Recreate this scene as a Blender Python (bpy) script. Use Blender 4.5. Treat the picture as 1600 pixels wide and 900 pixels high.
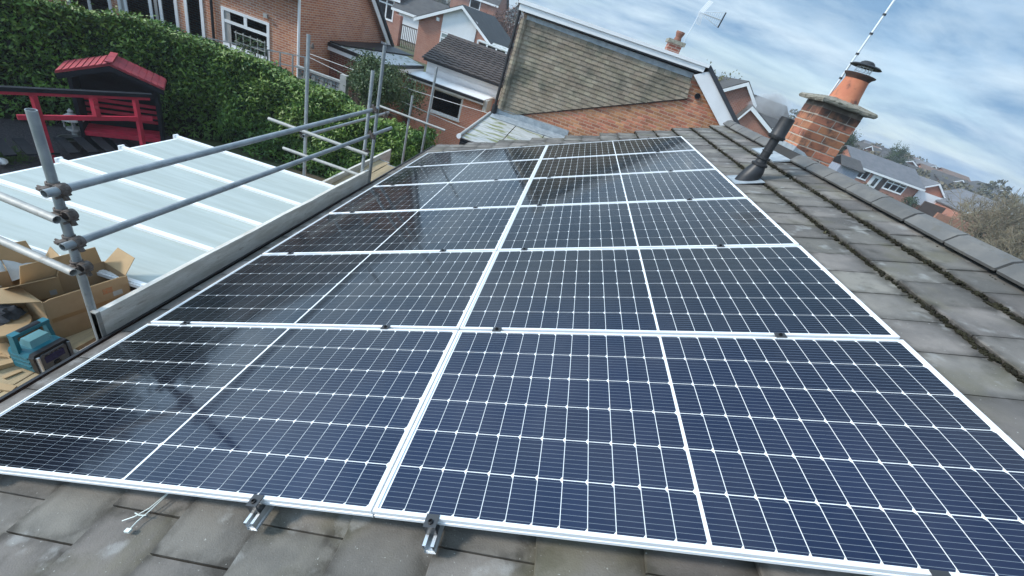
import bpy, math, random
import numpy as np
from mathutils import Matrix, Vector
R = math.radians
rng = random.Random(7)
nrg = np.random.default_rng(11)
for o in list(bpy.data.objects): bpy.data.objects.remove(o)
SC = bpy.context.scene
COL = SC.collection

# ------------------------------------------------------------------ camera
cam_d = bpy.data.cameras.new('camera'); cam = bpy.data.objects.new('camera', cam_d); COL.objects.link(cam)
cam_d.sensor_width = 36.0; cam_d.lens = 36.0 * 640.5 / 1600.0
cam_d.clip_start = 0.05; cam_d.clip_end = 5000
right = Vector((0.94246859, 0.16571993, 0.29032715)); down = Vector((0.33417541, -0.49024319, -0.80497727)); fwd = Vector((0.00893013, 0.85568599, -0.51741834))
m3 = Matrix((right, -down, -fwd)).transposed()
cam.matrix_world = Matrix.Translation((0.18003906, -0.72305885, 1.43386312)) @ m3.to_4x4()
SC.camera = cam

# ------------------------------------------------------------------ light
SUN_AZ = (-0.95, -0.32); SUN_EL = R(33)
w = bpy.data.worlds.new('World'); SC.world = w; w.use_nodes = True
nt = w.node_tree; nt.nodes.clear(); N = nt.nodes.new; L = nt.links.new
sky = N('ShaderNodeTexSky'); sky.sky_type = 'NISHITA'; sky.sun_disc = False
sky.sun_elevation = SUN_EL; sky.sun_rotation = math.atan2(SUN_AZ[0], SUN_AZ[1]) % (2 * math.pi)
sky.air_density = 1.0; sky.dust_density = 0.25; sky.ozone_density = 2.0
tc = N('ShaderNodeTexCoord'); sep = N('ShaderNodeSeparateXYZ'); L(tc.outputs['Generated'], sep.inputs[0])
def wmath(op, a, b, clamp=False):
    n = N('ShaderNodeMath'); n.operation = op; n.use_clamp = clamp
    for i, s in enumerate((a, b)):
        if s is None: continue
        if isinstance(s, (int, float)): n.inputs[i].default_value = s
        else: L(s, n.inputs[i])
    return n.outputs[0]
zz = wmath('ADD', wmath('MAXIMUM', sep.outputs[2], 0.0), 0.16)
cx = wmath('DIVIDE', sep.outputs[0], zz); cy = wmath('DIVIDE', sep.outputs[1], zz)
cmb = N('ShaderNodeCombineXYZ'); L(cx, cmb.inputs[0]); L(cy, cmb.inputs[1])
mp = N('ShaderNodeMapping'); L(cmb.outputs[0], mp.inputs[0]); mp.inputs['Rotation'].default_value = (0, 0, R(-20)); mp.inputs["Scale"].default_value = (0.68, 1.0, 1)
n1 = N('ShaderNodeTexNoise'); n1.inputs['Scale'].default_value = 1.0; n1.inputs['Detail'].default_value = 9; n1.inputs['Roughness'].default_value = 0.6; n1.inputs['Distortion'].default_value = 0.25
L(mp.outputs[0], n1.inputs['Vector'])
rp = N('ShaderNodeValToRGB'); rp.color_ramp.interpolation = 'EASE'
rp.color_ramp.elements[0].position = 0.36; rp.color_ramp.elements[0].color = (0, 0, 0, 1)
rp.color_ramp.elements[1].position = 0.60; rp.color_ramp.elements[1].color = (1, 1, 1, 1)
L(n1.outputs['Fac'], rp.inputs[0])
n2 = N('ShaderNodeTexNoise'); n2.inputs['Scale'].default_value = 1.7; n2.inputs['Detail'].default_value = 9; n2.inputs['Roughness'].default_value = 0.6; n2.inputs['Distortion'].default_value = 0.3
L(mp.outputs[0], n2.inputs['Vector'])
crp = N('ShaderNodeValToRGB')
crp.color_ramp.elements[0].position = 0.36; crp.color_ramp.elements[0].color = (1.45, 2.65, 4.2, 1)
crp.color_ramp.elements[1].position = 0.66; crp.color_ramp.elements[1].color = (4.5, 5.6, 6.5, 1)
L(n2.outputs['Fac'], crp.inputs[0])
fac = wmath('ADD', wmath('MULTIPLY', rp.outputs[0], 0.42), 0.58, True)
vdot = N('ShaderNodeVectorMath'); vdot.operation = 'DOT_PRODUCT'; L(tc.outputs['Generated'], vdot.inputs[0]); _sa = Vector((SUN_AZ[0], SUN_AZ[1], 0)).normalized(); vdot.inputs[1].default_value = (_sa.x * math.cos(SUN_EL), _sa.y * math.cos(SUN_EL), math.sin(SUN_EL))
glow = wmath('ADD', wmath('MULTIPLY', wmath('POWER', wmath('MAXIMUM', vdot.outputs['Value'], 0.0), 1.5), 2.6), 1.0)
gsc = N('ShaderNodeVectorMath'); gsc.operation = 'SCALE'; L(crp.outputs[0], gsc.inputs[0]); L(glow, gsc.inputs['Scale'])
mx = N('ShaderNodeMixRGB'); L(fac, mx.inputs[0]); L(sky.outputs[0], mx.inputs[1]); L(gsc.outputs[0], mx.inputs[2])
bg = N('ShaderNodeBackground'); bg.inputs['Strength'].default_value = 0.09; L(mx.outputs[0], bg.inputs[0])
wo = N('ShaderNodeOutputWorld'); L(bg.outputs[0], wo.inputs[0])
sd = bpy.data.lights.new('sun', 'SUN'); sd.energy = 2.0; sd.angle = R(9); sd.color = (1.0, 0.93, 0.84)
so = bpy.data.objects.new('sun', sd); COL.objects.link(so)
sdir = Vector((SUN_AZ[0] * math.cos(SUN_EL), SUN_AZ[1] * math.cos(SUN_EL), math.sin(SUN_EL))).normalized()
so.rotation_euler = sdir.to_track_quat('Z', 'Y').to_euler(); so.location = (-30, -10, 30)
SC.view_settings.view_transform = 'Standard'; SC.view_settings.look = 'None'
SC.view_settings.exposure = 0.80; SC.view_settings.gamma = 1.0

# ------------------------------------------------------------------ helpers
WM = {}
def link(o): COL.objects.link(o); return o
class MB:
    def __init__(s, M=None): s.v = []; s.f = []; s.M = M
    def add(s, vs, fs):
        b = len(s.v)
        for p in vs:
            p = Vector(p); s.v.append(tuple(s.M @ p) if s.M is not None else tuple(p))
        s.f += [tuple(i + b for i in f) for f in fs]
    def box(s, x0, x1, y0, y1, z0, z1):
        s.add([(x0, y0, z0), (x1, y0, z0), (x1, y1, z0), (x0, y1, z0), (x0, y0, z1), (x1, y0, z1), (x1, y1, z1), (x0, y1, z1)],
              [(3, 2, 1, 0), (4, 5, 6, 7), (0, 1, 5, 4), (1, 2, 6, 5), (2, 3, 7, 6), (3, 0, 4, 7)]); return s
    def bar(s, p0, p1, wd, ht, up=(0, 0, 1)):
        p0, p1, up = Vector(p0), Vector(p1), Vector(up); d = (p1 - p0).normalized()
        sd_ = d.cross(up).normalized() * wd / 2; u = sd_.cross(d).normalized() * ht / 2
        s.add([p0 - sd_ - u, p0 + sd_ - u, p0 + sd_ + u, p0 - sd_ + u, p1 - sd_ - u, p1 + sd_ - u, p1 + sd_ + u, p1 - sd_ + u],
              [(0, 1, 2, 3), (7, 6, 5, 4), (1, 0, 4, 5), (2, 1, 5, 6), (3, 2, 6, 7), (0, 3, 7, 4)]); return s
    def prism(s, pts, off):
        n = len(pts); off = Vector(off)
        s.add([Vector(p) for p in pts] + [Vector(p) + off for p in pts],
              [tuple(range(n))[::-1], tuple(range(n, 2 * n))] + [(i, (i + 1) % n, (i + 1) % n + n, i + n) for i in range(n)]); return s
    def tube(s, p0, p1, r, n=10, r1=None, caps=True, hollow=0):
        p0, p1 = Vector(p0), Vector(p1); r1 = r if r1 is None else r1
        d = (p1 - p0).normalized(); a = Vector((0, 0, 1)) if abs(d.z) < .9 else Vector((1, 0, 0))
        x = d.cross(a).normalized(); y = d.cross(x)
        ring = lambda p, rr: [p + (x * math.cos(2 * math.pi * i / n) + y * math.sin(2 * math.pi * i / n)) * rr for i in range(n)]
        vs = ring(p0, r) + ring(p1, r1); fs = [(i, i + n, (i + 1) % n + n, (i + 1) % n) for i in range(n)]
        if hollow:
            vs += ring(p0, r - hollow) + ring(p1, r1 - hollow)
            fs += [(i + 2 * n, (i + 1) % n + 2 * n, (i + 1) % n + 3 * n, i + 3 * n) for i in range(n)]
            fs += [(i, (i + 1) % n, (i + 1) % n + 2 * n, i + 2 * n) for i in range(n)]
            fs += [(i + n, i + 3 * n, (i + 1) % n + 3 * n, (i + 1) % n + n) for i in range(n)]
        elif caps: fs += [tuple(range(n)), tuple(range(2 * n - 1, n - 1, -1))]
        s.add(vs, fs); return s
    def path(s, pts, r, n=6):
        for a, b in zip(pts[:-1], pts[1:]): s.tube(a, b, r, n)
        return s
    def lathe(s, c, prof, n=20, ax=(0, 0, 1)):
        c = Vector(c); ax = Vector(ax).normalized(); a = Vector((1, 0, 0)) if abs(ax.x) < .9 else Vector((0, 1, 0))
        x = ax.cross(a).normalized(); y = ax.cross(x); vs = []
        for r, z in prof: vs += [c + ax * z + (x * math.cos(2 * math.pi * i / n) + y * math.sin(2 * math.pi * i / n)) * max(r, 1e-4) for i in range(n)]
        fs = []
        for k in range(len(prof) - 1): fs += [(k * n + i, k * n + (i + 1) % n, (k + 1) * n + (i + 1) % n, (k + 1) * n + i) for i in range(n)]
        s.add(vs, fs); return s
    def blob(s, c, rx, ry, rz, n=6, m=3, jit=.25):
        vs = []; fs = []
        for k in range(m + 1):
            ph = math.pi * k / m
            for i in range(n):
                t = 2 * math.pi * i / n; j = 1 + rng.uniform(-jit, jit)
                vs.append((c[0] + rx * math.sin(ph) * math.cos(t) * j, c[1] + ry * math.sin(ph) * math.sin(t) * j, c[2] + rz * math.cos(ph) * j))
        for k in range(m):
            fs += [(k * n + i, k * n + (i + 1) % n, (k + 1) * n + (i + 1) % n, (k + 1) * n + i) for i in range(n)]
        s.add(vs, fs); return s
    def mesh(s, name, mt, smooth=False):
        me = bpy.data.meshes.new(name); me.from_pydata(s.v, [], s.f); me.update()
        if mt is not None: me.materials.append(mt)
        if smooth:
            me.polygons.foreach_set('use_smooth', [True] * len(me.polygons))
            try: me.set_sharp_from_angle(angle=R(40))
            except Exception: pass
        return me
    def build(s, name, mt, parent=None, smooth=False, fix=True):
        if parent is not None:
            inv = WM[parent].inverted(); s.v = [tuple(inv @ Vector(p)) for p in s.v]
        me = s.mesh(name, mt, smooth)
        if fix:
            import bmesh
            bm = bmesh.new(); bm.from_mesh(me); bmesh.ops.recalc_face_normals(bm, faces=bm.faces); bm.to_mesh(me); bm.free()
        o = link(bpy.data.objects.new(name, me)); WM[o] = WM[parent].copy() if parent is not None else Matrix()
        if parent is not None: o.parent = parent
        return o
def thing(name, loc, label, cat, group=None, M=None):
    o = link(bpy.data.objects.new(name, None)); o.empty_display_size = .2
    WM[o] = Matrix.Translation(loc) if M is None else M
    o.matrix_world = WM[o]; o['label'] = label; o['category'] = cat
    if group: o['group'] = group
    return o
def tag(o, label, cat, group=None, kind=None):
    o['label'] = label; o['category'] = cat
    if group: o['group'] = group
    if kind: o['kind'] = kind
    return o
def struct(o, kind='structure'): o['kind'] = kind; return o
def piece(name, me, parent, Mw):
    o = link(bpy.data.objects.new(name, me)); o.parent = parent; o.matrix_basis = WM[parent].inverted() @ Mw; WM[o] = Mw; return o
def recenter(o):
    """origin to the base of a single-mesh thing"""
    me = o.data; n = len(me.vertices); a = np.empty(n * 3); me.vertices.foreach_get('co', a); a = a.reshape(-1, 3)
    c = np.array([a[:, 0].mean(), a[:, 1].mean(), a[:, 2].min()]); a -= c; me.vertices.foreach_set('co', a.ravel()); me.update(); o.location = c; WM[o] = Matrix.Translation(c); return o

# ------------------------------------------------------------------ materials
def mk(name, c1, c2=None, rough=.6, metal=0., scale=4., detail=6., lo=.35, hi=.65, bump=0., bscale=60., objvar=0., hue=0., coat=0., c3=None, s3=20., t3=(.6, .7), stretch=(1, 1, 1), spec=.5, bdist=.01):
    m = bpy.data.materials.new(name); m.use_nodes = True; t = m.node_tree; n = t.nodes; l = t.links; b = n['Principled BSDF']
    b.inputs['Roughness'].default_value = rough; b.inputs['Metallic'].default_value = metal
    b.inputs['Specular IOR Level'].default_value = spec; b.inputs['Coat Weight'].default_value = coat; b.inputs['Coat Roughness'].default_value = .03
    g = n.new('ShaderNodeNewGeometry'); mpn = n.new('ShaderNodeMapping'); l.new(g.outputs['Position'], mpn.inputs[0]); mpn.inputs['Scale'].default_value = stretch
    col = None
    rgb = n.new('ShaderNodeRGB'); rgb.outputs[0].default_value = (*c1, 1); col = rgb.outputs[0]
    def noise(sc, de=detail):
        x = n.new('ShaderNodeTexNoise'); x.inputs['Scale'].default_value = sc; x.inputs['Detail'].default_value = de; x.inputs['Roughness'].default_value = .6; l.new(mpn.outputs[0], x.inputs['Vector']); return x.outputs['Fac']
    def ramp(f, a, bb):
        x = n.new('ShaderNodeMapRange'); x.interpolation_type = 'SMOOTHSTEP'; x.inputs[1].default_value = a; x.inputs[2].default_value = bb; l.new(f, x.inputs[0]); return x.outputs[0]
    def mix(f, a, bb):
        x = n.new('ShaderNodeMixRGB'); l.new(f, x.inputs[0]); l.new(a, x.inputs[1])
        if isinstance(bb, tuple): x.inputs[2].default_value = (*bb, 1)
        else: l.new(bb, x.inputs[2])
        return x.outputs[0]
    if c2 is not None: col = mix(ramp(noise(scale), lo, hi), col, c2)
    if c3 is not None: col = mix(ramp(noise(s3), *t3), col, c3)
    if objvar or hue:
        oi = n.new('ShaderNodeObjectInfo'); hs = n.new('ShaderNodeHueSaturation'); l.new(col, hs.inputs['Color'])
        a = n.new('ShaderNodeMath'); a.operation = 'MULTIPLY_ADD'; l.new(oi.outputs['Random'], a.inputs[0]); a.inputs[1].default_value = 2 * objvar; a.inputs[2].default_value = 1 - objvar; l.new(a.outputs[0], hs.inputs['Value'])
        h1 = n.new('ShaderNodeMath'); h1.operation = 'MULTIPLY'; l.new(oi.outputs['Random'], h1.inputs[0]); h1.inputs[1].default_value = 7.31
        h2 = n.new('ShaderNodeMath'); h2.operation = 'FRACT'; l.new(h1.outputs[0], h2.inputs[0])
        h3 = n.new('ShaderNodeMath'); h3.operation = 'MULTIPLY_ADD'; l.new(h2.outputs[0], h3.inputs[0]); h3.inputs[1].default_value = 2 * hue; h3.inputs[2].default_value = .5 - hue; l.new(h3.outputs[0], hs.inputs['Hue'])
        col = hs.outputs[0]
    l.new(col, b.inputs['Base Color'])
    if bump:
        bn = n.new('ShaderNodeBump'); bn.inputs['Strength'].default_value = bump; bn.inputs['Distance'].default_value = bdist; l.new(noise(bscale, 4), bn.inputs['Height']); l.new(bn.outputs[0], b.inputs['Normal'])
    return m
def brickmat(name, c1, c2, mortar, bw=.207, bh=.069, ms=.01, var=(.9, .75, .65)):
    m = bpy.data.materials.new(name); m.use_nodes = True; t = m.node_tree; n = t.nodes; l = t.links; b = n['Principled BSDF']; b.inputs['Roughness'].default_value = .9
    g = n.new('ShaderNodeNewGeometry'); s = n.new('ShaderNodeSeparateXYZ'); l.new(g.outputs['Position'], s.inputs[0])
    a = n.new('ShaderNodeMath'); a.operation = 'ADD'; l.new(s.outputs[0], a.inputs[0]); l.new(s.outputs[1], a.inputs[1])
    c = n.new('ShaderNodeCombineXYZ'); l.new(a.outputs[0], c.inputs[0]); l.new(s.outputs[2], c.inputs[1])
    bt = n.new('ShaderNodeTexBrick'); l.new(c.outputs[0], bt.inputs['Vector']); bt.inputs['Scale'].default_value = 1; bt.inputs['Brick Width'].default_value = bw; bt.inputs['Row Height'].default_value = bh; bt.inputs['Mortar Size'].default_value = ms; bt.inputs['Bias'].default_value = -.1
    bt.inputs['Color1'].default_value = (*c1, 1); bt.inputs['Color2'].default_value = (*c2, 1); bt.inputs['Mortar'].default_value = (*mortar, 1)
    no = n.new('ShaderNodeTexNoise'); no.inputs['Scale'].default_value = 1.3; no.inputs['Detail'].default_value = 8; l.new(g.outputs['Position'], no.inputs['Vector'])
    mr = n.new('ShaderNodeMapRange'); mr.inputs[1].default_value = .35; mr.inputs[2].default_value = .7; l.new(no.outputs['Fac'], mr.inputs[0])
    mxx = n.new('ShaderNodeMixRGB'); mxx.blend_type = 'MULTIPLY'; l.new(mr.outputs[0], mxx.inputs[0]); l.new(bt.outputs['Color'], mxx.inputs[1]); mxx.inputs[2].default_value = (*var, 1)
    l.new(mxx.outputs[0], b.inputs['Base Color'])
    bn = n.new('ShaderNodeBump'); bn.inputs['Strength'].default_value = .5; bn.inputs['Distance'].default_value = .008; bn.invert = True; l.new(bt.outputs['Fac'], bn.inputs['Height']); l.new(bn.outputs[0], b.inputs['Normal'])
    return m
def rowmat(name, c1, c2, row=.1, rough=.75, axis=2):
    """roof covering too far off to pick tiles apart: courses as relief"""
    m = mk(name, c1, c2, rough=rough, scale=1.5); t = m.node_tree; n = t.nodes; l = t.links; b = n['Principled BSDF']
    g = n.new('ShaderNodeNewGeometry'); s = n.new('ShaderNodeSeparateXYZ'); l.new(g.outputs['Position'], s.inputs[0])
    d = n.new('ShaderNodeMath'); d.operation = 'DIVIDE'; l.new(s.outputs[axis], d.inputs[0]); d.inputs[1].default_value = row
    f = n.new('ShaderNodeMath'); f.operation = 'FRACT'; l.new(d.outputs[0], f.inputs[0])
    bn = n.new('ShaderNodeBump'); bn.inputs['Strength'].default_value = .8; bn.inputs['Distance'].default_value = .03; l.new(f.outputs[0], bn.inputs['Height']); l.new(bn.outputs[0], b.inputs['Normal'])
    return m

M_tile = mk('concrete_tile', (.112, .104, .094), (.178, .162, .142), rough=.82, scale=3.2, bump=.6, bscale=160, objvar=.28, hue=.02, c3=(.085, .078, .066), s3=5.5, t3=(.54, .72), bdist=.004)
def tile_dirt(m):
    t = m.node_tree; n = t.nodes; l = t.links; b = n['Principled BSDF']; src = b.inputs['Base Color'].links[0].from_socket
    tc = n.new('ShaderNodeTexCoord'); s = n.new('ShaderNodeSeparateXYZ'); l.new(tc.outputs['Object'], s.inputs[0]); g = n.new('ShaderNodeNewGeometry')
    def no(sc, d=5):
        x = n.new('ShaderNodeTexNoise'); x.inputs['Scale'].default_value = sc; x.inputs['Detail'].default_value = d; l.new(g.outputs['Position'], x.inputs['Vector']); return x.outputs['Fac']
    def mr(f, a, bb, c=0., d=1.):
        x = n.new('ShaderNodeMapRange'); x.interpolation_type = 'SMOOTHSTEP'
        for i, q in enumerate((a, bb, c, d)): x.inputs[1 + i].default_value = q
        l.new(f, x.inputs[0]); return x.outputs[0]
    def ma(op, a, bb):
        x = n.new('ShaderNodeMath'); x.operation = op; x.use_clamp = True
        for i, q in enumerate((a, bb)):
            if isinstance(q, (int, float)): x.inputs[i].default_value = q
            else: l.new(q, x.inputs[i])
        return x.outputs[0]
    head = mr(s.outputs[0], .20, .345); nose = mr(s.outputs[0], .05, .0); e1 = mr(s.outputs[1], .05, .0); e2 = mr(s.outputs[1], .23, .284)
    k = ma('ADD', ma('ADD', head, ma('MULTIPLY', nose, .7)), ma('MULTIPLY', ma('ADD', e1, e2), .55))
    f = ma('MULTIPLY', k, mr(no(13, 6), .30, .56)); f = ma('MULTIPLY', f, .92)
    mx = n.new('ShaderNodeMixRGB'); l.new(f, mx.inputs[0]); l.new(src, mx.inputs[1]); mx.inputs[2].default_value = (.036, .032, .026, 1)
    olive = n.new('ShaderNodeMixRGB'); l.new(ma('MULTIPLY', mr(no(2.6, 6), .55, .72), .5), olive.inputs[0]); l.new(mx.outputs[0], olive.inputs[1]); olive.inputs[2].default_value = (.12, .11, .065, 1)
    pal = n.new('ShaderNodeMixRGB'); l.new(ma('MULTIPLY', mr(no(7, 8), .58, .70), .55), pal.inputs[0]); l.new(olive.outputs[0], pal.inputs[1]); pal.inputs[2].default_value = (.30, .30, .285, 1)
    sp = n.new('ShaderNodeMixRGB'); l.new(ma('MULTIPLY', mr(no(95, 2), .70, .76), .8), sp.inputs[0]); l.new(pal.outputs[0], sp.inputs[1]); sp.inputs[2].default_value = (.34, .34, .31, 1)
    l.new(sp.outputs[0], b.inputs['Base Color'])
tile_dirt(M_tile)
def soot(m, z0, z1):      # smoke stain under the slab
    t = m.node_tree; n = t.nodes; l = t.links; b = n['Principled BSDF']; src = b.inputs['Base Color'].links[0].from_socket
    g = n.new('ShaderNodeNewGeometry'); s = n.new('ShaderNodeSeparateXYZ'); l.new(g.outputs['Position'], s.inputs[0])
    x = n.new('ShaderNodeTexNoise'); x.inputs['Scale'].default_value = 9; x.inputs['Detail'].default_value = 6; l.new(g.outputs['Position'], x.inputs['Vector'])
    a = n.new('ShaderNodeMath'); a.operation = 'MULTIPLY_ADD'; l.new(x.outputs['Fac'], a.inputs[0]); a.inputs[1].default_value = .30; l.new(s.outputs[2], a.inputs[2])
    r = n.new('ShaderNodeMapRange'); r.interpolation_type = 'SMOOTHSTEP'; r.inputs[1].default_value = z0 + .15; r.inputs[2].default_value = z1 + .15; r.inputs[4].default_value = .85; l.new(a.outputs[0], r.inputs[0])
    q = n.new('ShaderNodeMixRGB'); l.new(r.outputs[0], q.inputs[0]); l.new(src, q.inputs[1]); q.inputs[2].default_value = (.035, .028, .024, 1); l.new(q.outputs[0], b.inputs['Base Color'])
M_ridge = mk('ridge_tile', (.105, .105, .102), (.145, .14, .13), rough=.82, scale=5, bump=.3, bscale=180, objvar=.12, c3=(.10, .095, .08), s3=9, t3=(.58, .72), bdist=.004)
M_moss = mk('moss', (.018, .017, .012), (.034, .032, .02), rough=1, scale=14, c3=(.12, .115, .07), s3=16, t3=(.62, .72), bump=.6, bscale=150, spec=.1)
M_deck = mk('roof_felt', (.03, .028, .026), rough=.9)
M_frame = mk('anodised_frame', (.83, .85, .86), (.78, .80, .81), rough=.36, metal=.12, scale=8)
M_back = mk('white_backsheet', (.84, .86, .86), rough=.5, coat=.6)
M_rail = mk('aluminium_rail', (.62, .64, .65), rough=.35, metal=.75, bump=.1, bscale=200)
M_clamp = mk('black_clamp', (.06, .062, .065), rough=.45, metal=.5)
M_bolt = mk('dark_bolt', (.012, .012, .013), rough=.4, metal=.6)
M_galv = mk('galvanised_tube', (.30, .325, .335), (.40, .42, .425), rough=.48, metal=.55, scale=9, bump=.12, bscale=90, c3=(.22, .20, .17), s3=16, t3=(.62, .75), objvar=.08)
M_galv2 = mk('worn_tube', (.42, .41, .38), (.33, .33, .31), rough=.6, metal=.3, scale=12, bump=.15, bscale=90, c3=(.25, .19, .13), s3=20, t3=(.6, .72))
M_rust = mk('rusty_coupler', (.11, .085, .07), (.20, .17, .15), rough=.75, metal=.4, scale=40, bump=.4, bscale=120)
M_wood = mk('weathered_board', (.56, .52, .45), (.72, .69, .63), rough=.9, scale=2.2, stretch=(7, 1.4, 7), bump=.8, bscale=18, c3=(.42, .37, .30), s3=4.5, t3=(.60, .72), objvar=.15)
M_woodtop = mk('planed_plank', (.40, .30, .17), (.30, .23, .14), rough=.8, scale=4, stretch=(7, .7, 7), bump=.3, bscale=30, c3=(.15, .11, .07), s3=8, t3=(.6, .75), objvar=.12)
M_card = mk('cardboard', (.36, .245, .135), (.31, .205, .11), rough=.85, scale=5, objvar=.1)
M_cardin = mk('cardboard_inside', (.44, .30, .16), (.38, .26, .14), rough=.85, scale=5)
M_tapeb = mk('brown_tape', (.27, .16, .07), rough=.3)
M_tape = mk('orange_print', (.42, .14, .05), (.30, .18, .09), rough=.6, scale=60)
M_black = mk('black_plastic', (.012, .012, .014), rough=.45)
M_blackm = mk('black_flue', (.012, .012, .013), (.022, .022, .024), rough=.5, scale=12, bump=.1)
M_teal = mk('teal_plastic', (.008, .115, .155), (.012, .14, .18), rough=.4, scale=10)
M_grey = mk('grey_plastic', (.13, .135, .14), rough=.45)
M_screen = mk('radio_display', (.012, .012, .06), (.03, .03, .12), rough=.2, scale=120)
M_white = mk('white_upvc', (.84, .85, .85), (.78, .79, .79), rough=.4, scale=2)
M_poly = mk('polycarbonate', (.42, .465, .435), (.36, .40, .37), rough=.45, scale=1.1, stretch=(.7, 9, 1), c3=(.36, .39, .34), s3=2.2, t3=(.56, .74), bump=.3, bscale=9, bdist=.004)
M_lead = mk('lead_sheet', (.30, .34, .37), (.42, .46, .48), rough=.55, metal=.3, scale=9, bump=.4, bscale=25)
M_felt = mk('mineral_felt', (.50, .52, .52), (.58, .59, .58), rough=.9, scale=6, c3=(.20, .21, .12), s3=2.6, t3=(.5, .66))
M_sheet = mk('cement_sheet', (.36, .37, .36), (.46, .46, .44), rough=.85, scale=4, stretch=(1, 4, 1), c3=(.20, .21, .10), s3=2.4, t3=(.48, .62), bump=.3, bscale=30)
M_terr = mk('terracotta', (.50, .19, .10), (.44, .15, .08), rough=.8, scale=7, c3=(.13, .06, .045), s3=6, t3=(.55, .72), bump=.25, bscale=80)
M_soot = mk('sooty_rim', (.05, .035, .03), (.09, .05, .04), rough=.9, scale=12)
M_conc = mk('mossy_concrete', (.27, .25, .205), (.19, .18, .14), rough=.95, scale=14, bump=.7, bscale=60, c3=(.10, .095, .065), s3=24, t3=(.52, .66))
M_mortar = mk('mortar', (.46, .40, .33), (.36, .30, .24), rough=.95, scale=20, bump=.4, bscale=120)
M_mortar2 = mk('lime_mortar', (.56, .40, .29), (.46, .32, .23), rough=.95, scale=20)
M_brick = mk('red_brick', (.40, .165, .09), (.29, .12, .07), rough=.9, scale=9, bump=.45, bscale=130, objvar=.32, hue=.008, c3=(.09, .055, .045), s3=9, t3=(.52, .7))
M_brick2 = mk('orange_brick', (.54, .245, .13), (.40, .16, .09), rough=.9, scale=6, bump=.35, bscale=130, objvar=.30, hue=.012)
M_hang = mk('hanging_tile', (.24, .195, .14), (.30, .255, .19), rough=.9, scale=3, bump=.6, bscale=70, objvar=.17, hue=.01, c3=(.12, .115, .085), s3=1.3, t3=(.5, .68))
M_galvw = mk('bright_mast', (.72, .73, .73), rough=.3, metal=.6)
M_red = mk('crimson_paint', (.50, .025, .06), (.38, .022, .045), rough=.6, scale=7, objvar=.08)
M_redroof = mk('red_roof_sheet', (.40, .05, .06), (.27, .035, .05), rough=.7, scale=5, c3=(.16, .06, .05), s3=9, t3=(.58, .72), bump=.3, bscale=60)
M_navy = mk('near_black_stain', (.006, .008, .012), (.011, .014, .020), rough=.65, spec=.25, scale=8, stretch=(1, 1, 6))
M_leaf = mk('laurel_leaf', (.027, .082, .014), (.105, .215, .032), rough=.46, scale=2.2, detail=9, c3=(.18, .25, .045), s3=15, t3=(.58, .68), spec=.3)
M_leafy = mk('young_leaf', (.09, .17, .02), (.15, .23, .03), rough=.5, scale=9, detail=2)
M_leafd = mk('shrub_leaf', (.045, .085, .028), (.09, .14, .045), rough=.5, scale=6, detail=2, c3=(.14, .16, .06), s3=12, t3=(.62, .72))
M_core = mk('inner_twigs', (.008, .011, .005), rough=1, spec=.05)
M_bark = mk('bark', (.12, .10, .075), (.08, .065, .05), rough=.95, scale=10)
M_twig = mk('bare_twigs', (.19, .16, .11), (.13, .11, .075), rough=.95, scale=.8, c3=(.22, .20, .13), s3=2, t3=(.52, .66))
M_twigd = mk('dark_twigs', (.07, .06, .05), (.10, .085, .065), rough=.95, scale=1)
M_pane = mk('window_glass', (.018, .024, .026), (.06, .072, .072), rough=.05, scale=2.2, spec=.9, lo=.42, hi=.6)  # paler patches paint uneven reflections into the pane colour
M_curt = mk('pale_curtain', (.40, .38, .35), (.30, .29, .27), rough=.9, scale=14, stretch=(4, 4, .2))
M_panel = mk('pale_curtain_glass', (.22, .27, .27), (.32, .36, .35), rough=.15, scale=2)
M_house = brickmat('house_brick', (.42, .16, .09), (.58, .26, .135), (.56, .45, .37))
M_house2 = brickmat('dark_house_brick', (.24, .075, .05), (.33, .115, .075), (.36, .28, .23))
M_ext = brickmat('pinkish_brick', (.64, .26, .18), (.72, .33, .23), (.66, .44, .36), var=(.95, .85, .8))
M_farbrick = brickmat('far_brick', (.36, .13, .085), (.44, .17, .11), (.42, .30, .24))
M_roofd = rowmat('dark_roof', (.055, .052, .05), (.08, .075, .07), .16)
M_roofg = rowmat('grey_roof', (.12, .125, .135), (.155, .155, .165), .2)
M_roofb = rowmat('blue_black_roof', (.045, .05, .062), (.065, .07, .08), .12)
M_farroof = rowmat('brown_roof', (.15, .10, .075), (.19, .13, .10), .2)
M_dtile = mk('brown_black_tile', (.055, .045, .042), (.085, .07, .062), rough=.75, scale=4, objvar=.2, c3=(.16, .14, .11), s3=9, t3=(.66, .76))
M_clad = mk('white_cladding', (.80, .81, .82), (.74, .75, .76), rough=.5, scale=1)
M_ground = mk('ground_soil_grass', (.055, .075, .025), (.085, .10, .04), rough=1, scale=.15, c3=(.12, .095, .06), s3=.4, t3=(.5, .65), bump=.6, bscale=3, bdist=.1)
M_gravel = mk('plum_slate_gravel', (.038, .033, .038), (.075, .066, .07), rough=.9, scale=24, c3=(.035, .03, .034), s3=30, t3=(.5, .6), bump=1, bscale=40, bdist=.05)
M_lawn = mk('lawn', (.05, .11, .02), (.075, .14, .03), rough=.9, scale=3)
M_patio = mk('paving', (.24, .22, .20), (.30, .28, .25), rough=.9, scale=2)
M_hill = mk('wooded_hill', (.075, .075, .05), (.10, .095, .065), rough=1, scale=.03, c3=(.055, .062, .042), s3=.06, t3=(.45, .6))
M_wooda = mk('winter_wood', (.13, .115, .08), (.085, .09, .058), rough=1, scale=.06, c3=(.17, .145, .10), s3=.09, t3=(.52, .64))
M_olive = mk('olive_conifer', (.09, .095, .03), (.15, .145, .05), rough=.9, scale=1.5)
M_conif = mk('evergreen', (.028, .05, .022), (.05, .08, .032), rough=.9, scale=.7, spec=.15)
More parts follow.
